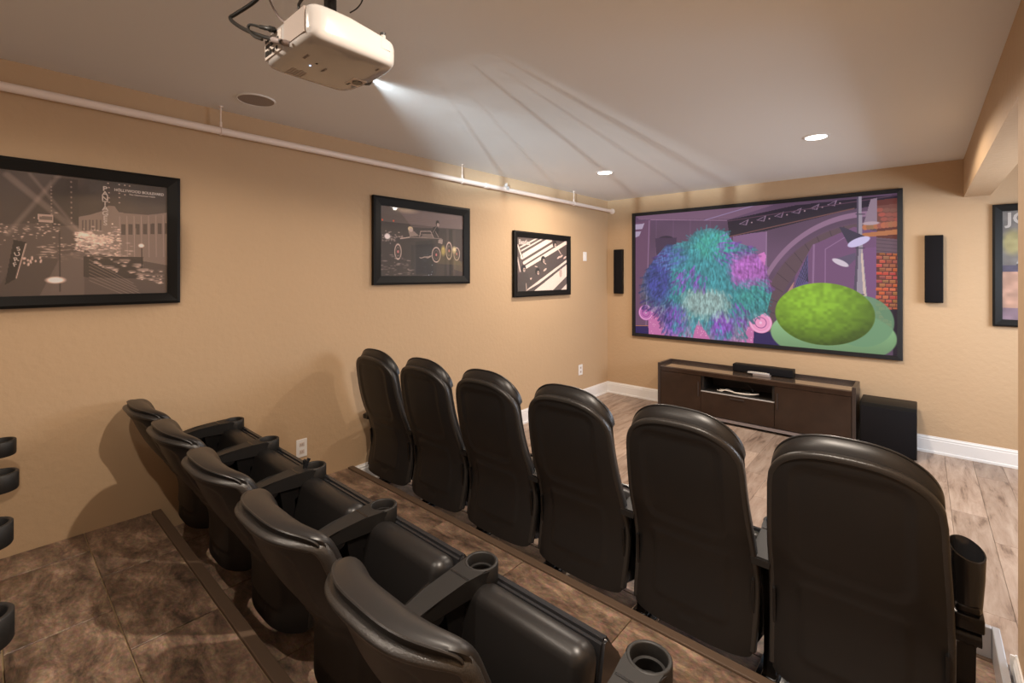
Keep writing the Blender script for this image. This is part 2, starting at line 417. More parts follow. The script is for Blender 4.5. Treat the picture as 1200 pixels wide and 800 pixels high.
# baseboards: profile swept
def baseboard(name, p, q, nrm, z0=0, h=.15):
    p, q, nv = Vector((*p, z0)), Vector((*q, z0)), Vector((*nrm, 0))
    prof = [(0, 0), (.022, 0), (.022, .018), (.014, .022), (.014, h - .035), (.011, h - .030), (.012, h - .018), (.007, h - .008), (.006, h), (0, h)]
    bm = bmesh.new(); A = [bm.verts.new(p + nv * a + Vector((0, 0, b))) for a, b in prof]; B = [bm.verts.new(q + nv * a + Vector((0, 0, b))) for a, b in prof]
    for i in range(len(prof)): bm.faces.new((A[i], A[(i + 1) % len(prof)], B[(i + 1) % len(prof)], B[i]))
    bm.faces.new(A[::-1]); bm.faces.new(B)
    return struct(obj(name, bm, M['white']))
baseboard('baseboard_left', (0, N1 + .004), (0, L), (1, 0))
baseboard('baseboard_front', (0, L), (XE, L), (0, -1))
baseboard('baseboard_jamb', (RW - .02, 2.597), (RW + .185, 2.597), (0, 1))
baseboard('baseboard_right', (RW, N1 + .01), (RW, 2.61), (-1, 0))
baseboard('baseboard_alcove', (XE, 2.2), (XE, L), (-1, 0))
# low white threshold pieces at the foot of the opening
bm = bmesh.new(); box(bm, RW - .055, RW - .030, 2.30, 2.80, 0, .13, bev=.004); box(bm, RW - .12, RW - .055, 2.775, 2.80, 0, .13, bev=.004)
struct(obj('trim_3', bm, M['steel']))
# window of the adjoining space (source of the cool light)
wn = bpy.data.objects.new('window_1', None); COL.objects.link(wn); wn['kind'] = 'structure'; wn.location = (XE - .002, 4.1, 1.5)
bm = bmesh.new()
for a in ((-.86, -.80, -.7, .7), (.80, .86, -.7, .7), (-.8, .8, .64, .7), (-.8, .8, -.7, -.64), (-.02, .02, -.64, .64)):
    box(bm, -.04, 0, a[0], a[1], a[2], a[3])
obj('window_frame', bm, M['white'], wn)
obj('pane', nb(-.012, -.006, -.80, .80, -.64, .64), mat('daylight_pane', (.6, .7, .8, 1), .1, emit=(.75, .86, 1, 1), estr=1.2), wn)

# ================================================================ THEATER SEATS
def ip(t, tab):
    for (a, b), (c, d) in zip(tab, tab[1:]):
        if t <= c or (c, d) == tab[-1]:
            k = min(max((t - a) / (c - a), 0), 1.0)
            return b + (d - b) * k
def smooth_tab(tab):
    P = spline([(a, b, 0) for a, b in tab], 12); q = sorted((p.x, p.y) for p in P); return q
PROF = smooth_tab([(.13, -.065), (.22, -.050), (.33, -.030), (.43, -.030), (.53, -.062), (.63, -.108), (.74, -.145), (.86, -.172), (1.06, -.205)])
WID = smooth_tab([(.13, .232), (.25, .238), (.42, .242), (.60, .236), (.80, .224), (1.06, .216)])
V = dict(wrap=.034, we=3.5, dr=.135, p=2.7, ct=1.036, ce=.042)      # seat variant being built
def top_h(s, c=.985): return c - V['dr'] * (1 - (1 - min(abs(s), 1) ** V['p']) ** (1 / 2.0))
def bot_h(s): return .165 + .025 * (1 - (1 - min(abs(s), 1) ** 12) ** (1 / 3.0))
def sbox(a, b, x, y, r):
    """signed distance to a rounded rect of half sizes a,b"""
    dx, dy = abs(x) - a + r, abs(y) - b + r
    return math.hypot(max(dx, 0), max(dy, 0)) + min(max(dx, dy), 0) - r
def groove(d, w=.010, k=.004):
    return k * math.exp(-(d / w) ** 2)
def shell_pt(u, v, grow=0, top=.985):
    s = -math.cos(PI * u) * .5 + (u * 2 - 1) * .5
    vv = v if v < .0 else v
    hb, ht = bot_h(s), top_h(s, top)
    h = hb + (ht - hb) * vv
    x = s * (ip(h, WID) + grow)
    y = ip(h, PROF) + V['wrap'] * abs(s) ** V['we']
    return x, y, h, s
def shell_back(u, v):
    x, y, h, s = shell_pt(u, v)
    up = sbox(.150, .175, x, h - .755, .05); lo = sbox(.150, .135, x, h - .385, .03)
    y += (.009 if up < 0 else 0) * min(1, -up / .014 if up < 0 else 0) + groove(up, .008, .005) - (0 if lo > 0 else .007 * min(1, -lo / .012)) - groove(lo, .006, .002) 
    pl = sbox(.034, .010, x, h - .225, .003)
    if pl < 0: y += .0025
    return (x, y, h)
def shell_front(u, v):
    x, y, h, s = shell_pt(u, v); return (x, y + .014, h)
def cushion_map(u, v):
    s = -math.cos(PI * u); t = .5 - .5 * math.cos(PI * v)
    hb, ht = .40, top_h(s, V['ct'])
    h = hb + (ht - hb) * t
    x = s * (ip(h, WID) + .004)
    y = ip(min(h, 1.06), PROF) + V['wrap'] * abs(s) ** V['we'] + .0145
    return x, y, h, s, 2 * t - 1
def cush_edge(s, t): return max(abs(s) ** 10 * V['ce'] * .5, max(t, 0) ** 12 * V['ce'])
def cush_back(u, v):
    x, y, h, s, t = cushion_map(u, v); return (x, y + cush_edge(s, t), h)
def cush_front(u, v):
    x, y, h, s, t = cushion_map(u, v)
    e = (max(0, 1 - abs(s) ** 9)) ** (1 / 2.2) * (max(0, 1 - abs(t) ** 10)) ** (1 / 2.0)
    bulge = .012 * (1 - s * s) + .018 * math.exp(-((h - .62) / .09) ** 2) * (1 - s * s)
    k = cush_edge(s, t)
    return (x * (1 - .03 * (1 - e)), y + k + .006 + (.070 - k) * e + bulge * e - .010 * abs(s) ** 3, h)
def rim_mesh():
    bm = bmesh.new(); pts = []
    N = 56
    for i in range(13): x, y, h, s = shell_pt(0, i / 12 * .98 + .0); pts.append((x, y, h))
    for i in range(1, N): x, y, h, s = shell_pt(i / N, 1); pts.append((x, y, h))
    for i in range(12, -1, -1): x, y, h, s = shell_pt(1, i / 12 * .98); pts.append((x, y, h))
    pts = [Vector(p) for p in pts]; rings = []
    cen = Vector((0, 0, .62))
    for i, p in enumerate(pts):
        t = (pts[min(i + 1, len(pts) - 1)] - pts[max(i - 1, 0)]).normalized()
        o = Vector((0, -1, 0)); o = (o - t * o.dot(t)).normalized(); nrm = t.cross(o); 
        if nrm.dot(p - cen) < 0: nrm = -nrm
        sec = [(-.010, -.003), (.002, -.006), (.008, -.002), (.0095, .012), (.0085, .026), (.003, .030), (-.006, .028)]
        rings.append([bm.verts.new(p + nrm * a - o * b) for a, b in sec])
    for A, B in zip(rings, rings[1:]):
        for k in range(7): bm.faces.new((A[k], A[(k + 1) % 7], B[(k + 1) % 7], B[k]))
    bm.faces.new(rings[0]); bm.faces.new(rings[-1][::-1])
    return bm
SEATS = {}
def seat_meshes():
    bm = bmesh.new(); closed_sheet(bm, shell_back, shell_front, 64, 110); S0 = bm
    bm = bmesh.new(); closed_sheet(bm, cush_back, cush_front, 40, 48)
    bmesh.ops.remove_doubles(bm, verts=bm.verts, dist=.00005); S1 = bm
    return S0, S1
def make_seat(label, loc, lean, hs, arms, raised_right=False, group=None, pad_dy=0, arm_h=.560, curved=False, back_dy=-.12, leg_dy=0):
    V.update(dict(wrap=.078, we=3.0, dr=.07, p=2.4, ct=1.012, ce=.006) if curved else dict(wrap=.034, we=3.5, dr=.135, p=2.7, ct=1.036, ce=.042)); sfx = '_curved' if curved else ''
    t = thing('theater_seat', label, 'seat', loc, 0, group)
    if 'back_shell' + sfx not in SEATS:
        a, b = seat_meshes()
        def me_of(n, bm, m):
            bmesh.ops.recalc_face_normals(bm, faces=bm.faces); me = bpy.data.meshes.new(n); bm.to_mesh(me); bm.free(); me.materials.append(m)
            me.polygons.foreach_set('use_smooth', [True] * len(me.polygons)); shade_angle(me, math.radians(55)); return me
        SEATS['back_shell' + sfx] = me_of('back_shell', a, M['plastic']); SEATS['back_cushion' + sfx] = me_of('back_cushion', b, M['vinyl'])
        SEATS['rim' + sfx] = me_of('rim', rim_mesh(), M['rim'])
        bm = bmesh.new()     # piping at the cushion edge
        pts = [cush_front(.5 - .5 * math.cos(PI * (i / 60)) * .985, .985) for i in range(61)]
        tube(bm, [(p[0], p[1] - .012, p[2] + .001) for p in pts], .0035, 6, 0); SEATS['piping' + sfx] = me_of('piping', bm, M['vinyl'])
        bm = bmesh.new()     # bracket tying shell to the hinge
        prism(bm, [(-.135, .46), (.02, .50), (.07, .44), (.09, .36), (.07, .22), (.02, .17), (-.10, .20), (-.125, .34)], -.005, .005, 'yz')
        SEATS['side_bracket'] = me_of('side_bracket', bm, M['blackmetal'])
        # tipped-up seat: leather side faces backwards
        bm = bmesh.new(); box(bm, -.222, .222, -.05, .05, -.19, .19, bev=.044, seg=6)
        for v in bm.verts:
            if v.co.y < 0: v.co.y -= .012 * max(0, 1 - (v.co.x / .22) ** 2) * max(0, 1 - (v.co.z / .2) ** 2)
        bmesh.ops.rotate(bm, verts=bm.verts, cent=(0, 0, 0), matrix=Matrix.Rotation(-math.radians(14), 3, 'X'))
        bmesh.ops.translate(bm, verts=bm.verts, vec=(0, .070, .335)); SEATS['seat_cushion'] = me_of('seat_cushion', bm, M['vinyl'])
        bm = bmesh.new(); prism(bm, [(.11, .135), (.20, .125), (.285, .20), (.31, .30), (.29, .36), (.228, .445), (.178, .515), (.155, .510), (.12, .36)], -.224, .224, 'yz')
        bmesh.ops.bevel(bm, geom=list(bm.edges), offset=.008, segments=2, affect='EDGES')
        SEATS['seat_pan'] = me_of('seat_pan', bm, M['gloss'])
        # armrest, origin at (boundary x, 0, .575) top
        cy, R_, r_ = .133, .053, .041
        pts = []
        a0 = math.radians(205)
        left = [(-.034, -.150), (-.0365, -.06), (-.039, .03), (-.046, .08)]
        hole = [(r_ * 1.08 * math.cos(a), cy + r_ * 1.08 * math.sin(a)) for a in [math.radians(q) for q in range(190, 351, 16)]]
        outline = left + [(-.0518, .118)] + hole + [(.0518, .118)] + [(-x_, y_) for x_, y_ in left[::-1]]
        bm = bmesh.new(); vs = prism(bm, outline, -.062, 0, 'xy')
        for v in bm.verts:
            y_ = v.co.y
            if v.co.z > -.01:
                if y_ < -.14: v.co.z -= .020
            else:
                v.co.z += .012 * max(0, -y_ / .15); v.co.x *= .86
        bmesh.ops.bevel(bm, geom=[e for e in bm.edges if abs(e.verts[0].co.z - e.verts[1].co.z) < .025 and max(e.verts[0].co.z, e.verts[1].co.z) > -.03 and math.hypot(e.verts[0].co.x, e.verts[0].co.y - cy) > .049], offset=.005, segments=2, affect='EDGES')
        SEATS['armrest'] = me_of('armrest', bm, M['armplastic'])
        bm = bmesh.new(); box(bm, -.0375, .0375, -.006, .001, -.0008, .0008); SEATS['arm_groove'] = me_of('arm_groove', bm, M['blackmetal'])
        bm = bmesh.new(); lathe(bm, [(.0001, -.060), (.037, -.060), (.038, -.038), (.0335, -.036), (.0335, -.031), (.0405, -.030), (.042, -.002), (.044, .0008), (.0505, .0008), (.053, -.002), (.053, -.060), (.050, -.066), (.0001, -.066)], (0, cy, 0), 40)
        SEATS['cup_holder'] = me_of('cup_holder', bm, M['armplastic'])
        bm = bmesh.new()
        prism(bm, [(-.055, .0), (-.02, .0), (.0, .12), (.005, .30), (-.03, .50), (-.02, .52), (.09, .53), (.10, .49), (.035, .44), (.05, .22), (.075, .0), (.10, .0), (.10, -.0), (-.055, -.0)][:11] + [(.04, .0)], -.022, .022, 'yz')
        cyl(bm, (0, -.062, .508), .0235, .062, 'x', 20); cyl(bm, (0, -.062, .508), .0262, .008, 'x', 20); cyl(bm, (.016, -.062, .508), .0262, .008, 'x', 20); cyl(bm, (-.016, -.062, .508), .0262, .008, 'x', 20)
        SEATS['leg'] = me_of('leg', bm, M['blackmetal'])
        bm = bmesh.new(); box(bm, -.055, .055, -.035, .17, 0, .012, bev=.003); box(bm, -.03, .03, -.02, .11, .012, .035, bev=.006); SEATS['foot'] = me_of('foot', bm, M['blackmetal'])
        bm = bmesh.new(); cyl(bm, (0, 0, .005), .008, .010, 'z', 6); cyl(bm, (0, 0, .012), .0045, .010, 'z', 8); SEATS['bolt'] = me_of('bolt', bm, M['chrome'])
    def part(n, parent, loc=(0, 0, 0), rot=(0, 0, 0)):
        o = bpy.data.objects.new(n, SEATS.get(n + sfx, SEATS.get(n))); COL.objects.link(o); o.parent = parent; o.location = loc; o.rotation_euler = rot; return o
    c = Vector((0, -.03, .35)); R3 = Matrix.Rotation(math.radians(lean), 3, 'X'); off = c - R3 @ c + Vector((0, back_dy, 0))
    rot = (math.radians(lean), 0, 0)
    sh = part('back_shell', t, off, rot); sh.scale = (1, 1, hs); part('rim', sh)
    bc = part('back_cushion', t, off, rot); bc.scale = (1, 1, hs); part('piping', bc)
    for s_ in (-.232, .232): part('side_bracket', t, (s_, 0, 0))
    part('seat_cushion', t, (0, pad_dy, 0)); pn = part('seat_pan', t, (0, pad_dy, 0)); pn.scale = (1, .42 if pad_dy else 1, 1)
    def arm(x, raised=False):
        if raised:
            a = raised_arm(t, x)
        else:
            a = part('armrest', t, (x, 0, arm_h)); part('arm_groove', a, (0, .045, 0)); part('cup_holder', a)
        part('leg', t, (x, leg_dy, 0)); f = part('foot', t, (x, leg_dy, 0))
        for bx, by in ((-.038, -.02), (.038, -.02), (.0, -.026)): part('bolt', f, (bx, by, .012))
    for k, x in enumerate(arms): arm(x, raised_right and k == len(arms) - 1)
    return t
def raised_arm(t, x):
    bm = bmesh.new()
    rings = []; n = 28
    # upturned armrest: a tapering oval sleeve with a slanting open mouth
    prof = [(.535, .026, .030, -.055), (.56, .030, .034, -.055), (.60, .035, .036, -.05), (.68, .0405, .040, -.045), (.76, .043, .042, -.04)]
    def ring(z, a, b, y, slant=0):
        return [bm.verts.new((x + a * math.cos(2 * PI * k / n), y + b * math.sin(2 * PI * k / n), z + slant * math.sin(2 * PI * k / n) - slant * .6 * math.cos(2 * PI * k / n))) for k in range(n)]
    for z, a, b, y in prof: rings.append(ring(z, a, b, y, .018 if z > .7 else 0))
    rings.append(ring(.762, .039, .038, -.04, .018)); rings.append(ring(.62, .032, .032, -.048, 0)); rings.append(ring(.60, .002, .002, -.05, 0))
    for A, B in zip(rings, rings[1:]):
        for k in range(n): bm.faces.new((A[k], A[(k + 1) % n], B[(k + 1) % n], B[k]))
    bm.faces.new(rings[0][::-1])
    a = obj('armrest', bm, M['gloss'], t, smooth=True); a['label'] = 'raised glossy black armrest with open oval end'
    bm = bmesh.new(); box(bm, x - .036, x + .036, -.098, -.02, .54, .585, bev=.006); box(bm, x - .028, x + .028, -.090, -.06, .585, .61, bev=.008)
    obj('hinge_block', bm, M['blackmetal'], a, smooth=True)
    return a

BP = .535
places = ['against the left wall', 'second from the left wall', 'third from the left wall', 'fourth from the left wall', 'fifth from the left wall', 'at the right end, nearest the camera']
for i in range(6):
    xc = CX - 2.848 + BP * i
    make_seat('black theater seat of the front row, ' + places[i], (xc, 2.040, 0), -1.6, 1.045, [-BP / 2 - .006] + ([BP / 2 + .01] if i == 5 else []), i == 5, 'front row of theater seats', arm_h=.58)
pl2 = ['against the left wall', 'second from the left wall', 'third, the middle seat', 'fourth from the left wall', 'fifth, nearest the camera']
AX2 = [-3.165, -2.65, -2.125, -1.56, -1.025, -.475]
for i in range(5):
    xc = -2.982 + .538 * i + (.014 if i == 0 else 0)
    make_seat('leaning black theater seat of the middle row, ' + pl2[i], (CX + xc, .888, T1), 9, .815, [AX2[i] - xc] + ([AX2[5] - xc] if i == 4 else []), False, 'middle row of theater seats', curved=True, back_dy=-.155)
pl3 = ['farthest, by the left wall', 'second from the left wall', 'third from the left wall', 'lowest in the photo']
for i, (xa, yb_) in enumerate(((-3.05, -.083), (-2.555, -.093), (-2.045, -.123), (-1.505, -.138))):
    make_seat('rear row seat, only its cup holder at the left edge, ' + pl3[i], (CX + xa + .262, yb_, T2), 7.5, .83, [-.262], False, 'rear row of theater seats', pad_dy=-.09, curved=True, back_dy=-.145, arm_h=.595, leg_dy=-.12)
# a small black clip stuck in one cup holder of the middle row
bm = bmesh.new(); prism(bm, [(-.012, -.02), (.006, -.024), (.012, .004), (.022, .02), (.008, .028), (-.002, .012), (-.012, .03), (-.022, .026), (-.014, .004)], -.004, .004, 'yz')
o = obj('sunglasses', bm, M['gloss']); o.location = (CX + AX2[2] , .888 + .095, T1 + .575); o.rotation_euler = (0, .2, .4)
o.name = 'cup_insert'; tag(o, 'small black folded insert standing in the third cup holder of the middle row', 'insert')

# ================================================================ FRAMED PICTURES
def framed(label, w, h, fw, loc, rz, cv, fd=.03, texts=(), name='framed_picture'):
    t = thing(name, label, 'picture', loc, rz, None)
    bm = bmesh.new()
    o = [(-w / 2, -h / 2), (w / 2, -h / 2), (w / 2, h / 2), (-w / 2, h / 2)]
    i_ = [(-w / 2 + fw, -h / 2 + fw), (w / 2 - fw, -h / 2 + fw), (w / 2 - fw, h / 2 - fw), (-w / 2 + fw, h / 2 - fw)]
    m_ = [(-w / 2 + fw * .25, -h / 2 + fw * .25), (w / 2 - fw * .25, -h / 2 + fw * .25), (w / 2 - fw * .25, h / 2 - fw * .25), (-w / 2 + fw * .25, h / 2 - fw * .25)]
    lay = [(o, 0), (o, -fd), (m_, -fd - .004), (i_, -fd * .7), (i_, 0)]
    rings = [[bm.verts.new((x_, y_, z_)) for x_, z_ in p] for p, y_ in lay]
    for A, B in zip(rings, rings[1:] + rings[:1]):
        for k in range(4): bm.faces.new((A[k], A[(k + 1) % 4], B[(k + 1) % 4], B[k]))
    obj('frame', bm, M['frame'], t)
    pr = cv.mesh('print', w - 2 * fw + .004, h - 2 * fw + .004, M['print'], t, y=-.010)
    for (s, size, x_, z_, rot, sx, m) in texts:
        text('lettering', s, size, m, pr, (x_, -.0012, z_), (PI / 2, rot, 0), 'CENTER', sx)
    obj('glass', nb(-w / 2 + fw, w / 2 - fw, -.0165, -.0145, -h / 2 + fw, h / 2 - fw), M['glass'], t)
    return t
SEP = lambda v: (v * 1.04, v * .90, v * .84)
# --- picture 1: night boulevard
c1 = Canvas(330, 200, SEP(62))
# view coords: pixels of the photograph
hp = [(-190, 168), (194, 221), (192, 341.5), (-190, 346)]
c1.map(hp)
def G(v, a=1.0): return SEP(v)
g = c1.noise(40, 30)[..., None]; c1.a = c1.a * (.85 + .3 * g)
c1.poly([(-200, 260), (40, 258), (85, 258), (195, 275), (195, 345), (-200, 350)], G(78))
c1.poly([(48, 205), (82, 209), (82, 262), (48, 262)], G(52)); c1.poly([(-90, 185), (-50, 190), (-50, 262), (-90, 262)], G(46)); c1.poly([(-150, 176), (-110, 182), (-110, 262), (-150, 262)], G(54))
for k in range(9):
    c1.ell(73, 211 + k * 6, 1.1, 1.6, G(120)); c1.ell(47.5, 216 + k * 4, .8, 1, G(140))
c1.poly([(82, 252), (96, 250), (112, 246), (120, 240), (128, 241), (133, 248), (168, 252), (193, 250), (192, 310), (82, 290)], G(112))
for k in range(7):
    c1.poly([(136 + k * 9, 262), (141 + k * 9, 262), (141 + k * 9, 274), (136 + k * 9, 274)], G(72)); c1.line(134 + k * 9, 253, 134 + k * 9, 300, 1, G(140))
for k in range(6): c1.poly([(86 + k * 4.5, 256), (88 + k * 4.5, 256), (88 + k * 4.5, 268), (86 + k * 4.5, 268)], G(80))
for a, b, w_ in (((-10, 200), (88, 275), 9), ((60, 200), (-10, 270), 6), ((-120, 190), (-30, 270), 8), ((20, 200), (88, 275), 4)):
    c1.line(*a, *b, w_, G(150), .35, 4)
c1.poly([(30, 247), (50, 249), (50, 258), (30, 257)], G(150)); c1.poly([(32, 250), (48, 251), (48, 255), (32, 254)], G(95))
R = np.random.RandomState(5)
for k in range(260):
    x_, y_ = R.uniform(-190, 60), R.normal(266, 6); c1.ell(x_, y_, R.uniform(.6, 2.2), R.uniform(.5, 1.1), G(R.uniform(120, 215)), .8)
for k in range(260):
    x_ = R.uniform(78, 135); y_ = R.normal(281, 7); c1.ell(x_, y_, R.uniform(.8, 3), R.uniform(.5, 1.4), G(R.uniform(150, 235)), .85)
for k in range(150):
    x_ = R.uniform(30, 150); y_ = R.normal(292, 5); c1.ell(x_, y_, R.uniform(1, 4), R.uniform(.4, 1), G(R.uniform(110, 220)), .7)
c1.ell(88, 273, 10, 4, G(230), .8, 4); c1.ell(105, 279, 16, 7, G(225), .5, 6)
c1.poly([(0, 300), (55, 300), (45, 345), (-30, 345)], G(70)); c1.poly([(60, 295), (90, 292), (88, 345), (30, 345)], G(96), .7)
c1.poly([(88, 298), (163, 300), (160, 325), (88, 322)], G(50), .9)
for k in range(46):
    x_ = R.uniform(98, 185); y_ = 296 + (x_ - 98) * .32 + R.uniform(-8, 10); c1.ell(x_, y_, R.uniform(3, 8), R.uniform(1, 2.2), G(R.uniform(90, 150))); c1.ell(x_ + 1, y_ + 1.4, R.uniform(1, 4), .8, G(225), .8)
for k in range(7): c1.line(95, 302 + k * 4, 150 + k * 3, 330 + k * 4, .9, G(150), .6)
c1.line(57.5, 268, 57.5, 338, 2, G(60)); c1.ell(52, 325, 11, 5.2, G(232), 1, 3); c1.ell(160.5, 287, 4, 3.4, G(235), 1, 2); c1.line(161, 290, 161, 312, 1.4, G(45))
c1.poly([(-2, 277), (14, 280), (2, 322), (-14, 330)], G(40)); c1.line(14, 282, 1, 322, 1.4, G(170))
for k in range(14): c1.ell(R.uniform(10, 35), R.uniform(298, 309), 1.2, 2, G(200), .8)
for k in range(14): c1.ell(R.uniform(-180, -20), R.uniform(298, 330), 5, 1.2, G(180), .6)
for (x_, y_) in ((134, 216), (134, 221), (134, 226), (134, 231), (134, 237), (141, 217), (147, 218), (141, 228), (120, 214), (121, 219), (121, 225), (121, 231), (121, 236)):
    c1.ell(x_, y_, 1.1, 1, G(190), .8)
w1, h1, f1 = 1.10, .712, .058
def on1(x_, y_):
    u, v = c1.P(x_, y_); iw, ih = w1 - 2 * f1, h1 - 2 * f1; return (u / 330 - .5) * iw, (.5 - v / 200) * ih
tx = []
for k, ch in enumerate('PANTAGES'):
    x_, z_ = on1(116.2, 220 + k * 5.75); tx.append((ch, .033, x_, z_, 0, 1.1, M['paper']))
x_, z_ = on1(160, 225.5); tx.append(('HOLLYWOOD BOULEVARD', .020, x_, z_, 0, .86, M['paper']))
x_, z_ = on1(163, 229.6); tx.append(('The Glamourous Years', .011, x_, z_, 0, 1.1, M['paper']))
for k, ch in enumerate('SURF'):
    x_, z_ = on1(4 - k * 1.6, 288 + k * 6.2); tx.append((ch, .026, x_, z_, -.25, 1.1, M['paper']))
c1.a = np.clip(c1.a * 1.3 - 4, 0, 250)
framed('large framed sepia photo of a city boulevard at night, at the left edge', w1, h1, f1, (.002, .752 - w1 / 2, CZ + .197), PI / 2, c1, texts=tx)
# --- picture 2: hot rod at night
c2 = Canvas(230, 150, SEP(60)); c2.map([(0, 0), (870, 0), (870, 800), (0, 800)])
c2.map([(102, 105), (778, 178), (773, 690), (100, 703)])
c2.poly([(90, 90), (800, 160), (800, 300), (90, 240)], SEP(95))
for k in range(12):
    c2.line(250 + k * 10, 140 + k * 13, 790, 190 + k * 9, 2.2, (165, 135, 138), .45, 2)
c2.ell(310, 140, 26, 7, (205, 180, 150), .7, 7); c2.poly([(640, 295), (790, 300), (790, 700), (640, 700)], SEP(74)); c2.poly([(660, 300), (690, 300), (690, 700), (660, 700)], SEP(50))
c2.ell(120, 230, 2, 2, (240, 100, 60)); c2.ell(210, 237, 2, 2, (240, 100, 60))
for k in range(60): c2.ell(R.uniform(120, 290), R.normal(375, 22), R.uniform(1, 3), R.uniform(.6, 1.5), SEP(R.uniform(110, 190)), .8)
c2.ell(160, 368, 7, 6, (240, 225, 225), 1, 3)
c2.poly([(250, 380), (330, 370), (560, 372), (600, 400), (560, 560), (240, 590), (220, 450)], SEP(58)); c2.poly([(390, 410), (530, 390), (530, 690), (390, 690)], SEP(44))
c2.line(265, 385, 340, 372, 2, SEP(200)); c2.line(340, 372, 600, 378, 1.4, SEP(150))
for (cx_, cy_, rx, ry) in ((245, 495, 8, 16), (555, 515, 12, 17), (660, 480, 9, 20), (722, 505, 9, 15)):
    c2.ring(cx_, cy_, rx, ry, 1.8, SEP(195)); c2.ring(cx_, cy_, rx * .6, ry * .6, 1.0, SEP(120)); c2.ell(cx_, cy_, 2.4, 3.4, (205, 120, 120))
c2.line(430, 320, 510, 318, 1.4, SEP(190)); c2.line(430, 320, 420, 365, 1.4, SEP(190)); c2.line(510, 318, 535, 372, 1.4, SEP(190)); c2.line(430, 345, 520, 345, 1, SEP(140))
c2.poly([(425, 372), (450, 345), (520, 345), (535, 372)], SEP(165), .5)
c2.ell(350, 318, 6.5, 9, SEP(150)); c2.ell(346, 300, 6.5, 5, (215, 190, 150)); c2.ell(352, 312, 4, 5, SEP(185)); c2.poly([(335, 330), (375, 320), (415, 358), (340, 366)], SEP(140))
c2.ell(567, 250, 5, 7, SEP(38)); c2.ell(571, 262, 3.4, 4.4, SEP(170)); c2.poly([(530, 285), (560, 272), (580, 300), (575, 335), (525, 330)], SEP(35)); c2.line(528, 330, 560, 275, 1.2, SEP(150)); c2.line(550, 320, 575, 368, 1.4, SEP(160))
c2.poly([(575, 385), (610, 385), (605, 425), (570, 415)], SEP(150)); c2.ell(612, 480, 6, 11, (205, 180, 100), .9, 5); c2.ell(702, 472, 6, 8, (225, 205, 160), 1, 5); c2.poly([(600, 470), (720, 480), (760, 600), (560, 590)], (130, 115, 70), .3)
for k in range(12): c2.line(420 + k * 8, 540 + 6 * math.sin(k), 428 + k * 8, 545 - 2 * k, 1.4, SEP(180))
for k in range(50): c2.ell(R.uniform(105, 370), R.uniform(520, 690), R.uniform(2, 6), R.uniform(.6, 1.5), SEP(R.uniform(85, 170)), .6)
for k in range(10): c2.line(700, 560 + k * 8, 775, 575 + k * 9, 1.6, (135, 120, 85), .5)
framed('framed night photo of a vintage open hot rod car, middle picture on the left wall', 1.03, .705, .072, (.002, 2.525, CZ + .272), PI / 2, c2)
# --- picture 3: diagonal stair photo
c3 = Canvas(190, 130, SEP(92)); c3.map([(98, 112), (605, 150), (602, 665), (97, 682)])
wht = (236, 214, 202); dk = SEP(84)
def stripe(a, b, w_, col): c3.line(*a, *b, w_, col, 1)
for (a, b, w_) in (((130, 225), (330, 110), 3.4), ((140, 262), (360, 128), 3.4), ((150, 325), (440, 140), 11), ((170, 385), (470, 190), 8), ((195, 430), (600, 165), 10), ((150, 300), (420, 128), 3)):
    stripe(a, b, w_, wht)
for (a, b) in (((150, 370), (470, 165)), ((185, 405), (560, 165)), ((145, 285), (330, 160))): stripe(a, b, 1.4, dk)
c3.line(108, 200, 150, 335, 4, wht); c3.line(118, 200, 160, 330, 1.5, dk); c3.line(105, 330, 135, 490, 4, wht, .8)
c3.poly([(95, 500), (200, 440), (600, 190), (610, 350), (250, 600), (130, 690), (95, 690)], SEP(86))
c3.poly([(160, 690), (600, 350), (606, 395), (250, 690)], wht); c3.poly([(165, 690), (320, 600), (606, 372), (606, 395), (250, 690)], SEP(86))
c3.poly([(250, 690), (606, 398), (606, 520), (440, 690)], wht); c3.poly([(440, 690), (606, 530), (606, 600), (530, 690)], SEP(100)); c3.poly([(520, 690), (606, 600), (606, 690)], wht)
for (x_, y_) in ((480, 190), (362, 355), (165, 450), (305, 480)):
    c3.ell(x_, y_ - 6, 8.5, 9, SEP(48)); c3.ell(x_ + 6, y_ + 8, 4.2, 5, SEP(185)); c3.ell(x_ + 6, y_ + 5, 3, 1, SEP(90))
for (a, b) in (((510, 230), (545, 290)), ((375, 385), (390, 395)), ((280, 420), (300, 425))): c3.line(*a, *b, 2.2, SEP(220))
for (x_, y_) in ((548, 312), (520, 325), (585, 325), (230, 555), (380, 455), (210, 570)): c3.ell(x_, y_, 7, 2.4, SEP(215), 1, 1, -.5)
c3.ell(540, 490, 6, 11, SEP(190)); c3.poly([(112, 500), (200, 480), (250, 600), (180, 690), (95, 690)], SEP(80)); c3.line(190, 600, 195, 680, 2, SEP(200))
framed('framed photo of four dark figures on a striped stairway, on the left wall', 1.045, .705, .062, (.002, 4.20, CZ + .115), PI / 2, c3,
       texts=[('Beatles', .075, -.335, .235, 0, .9, M['paper'])])
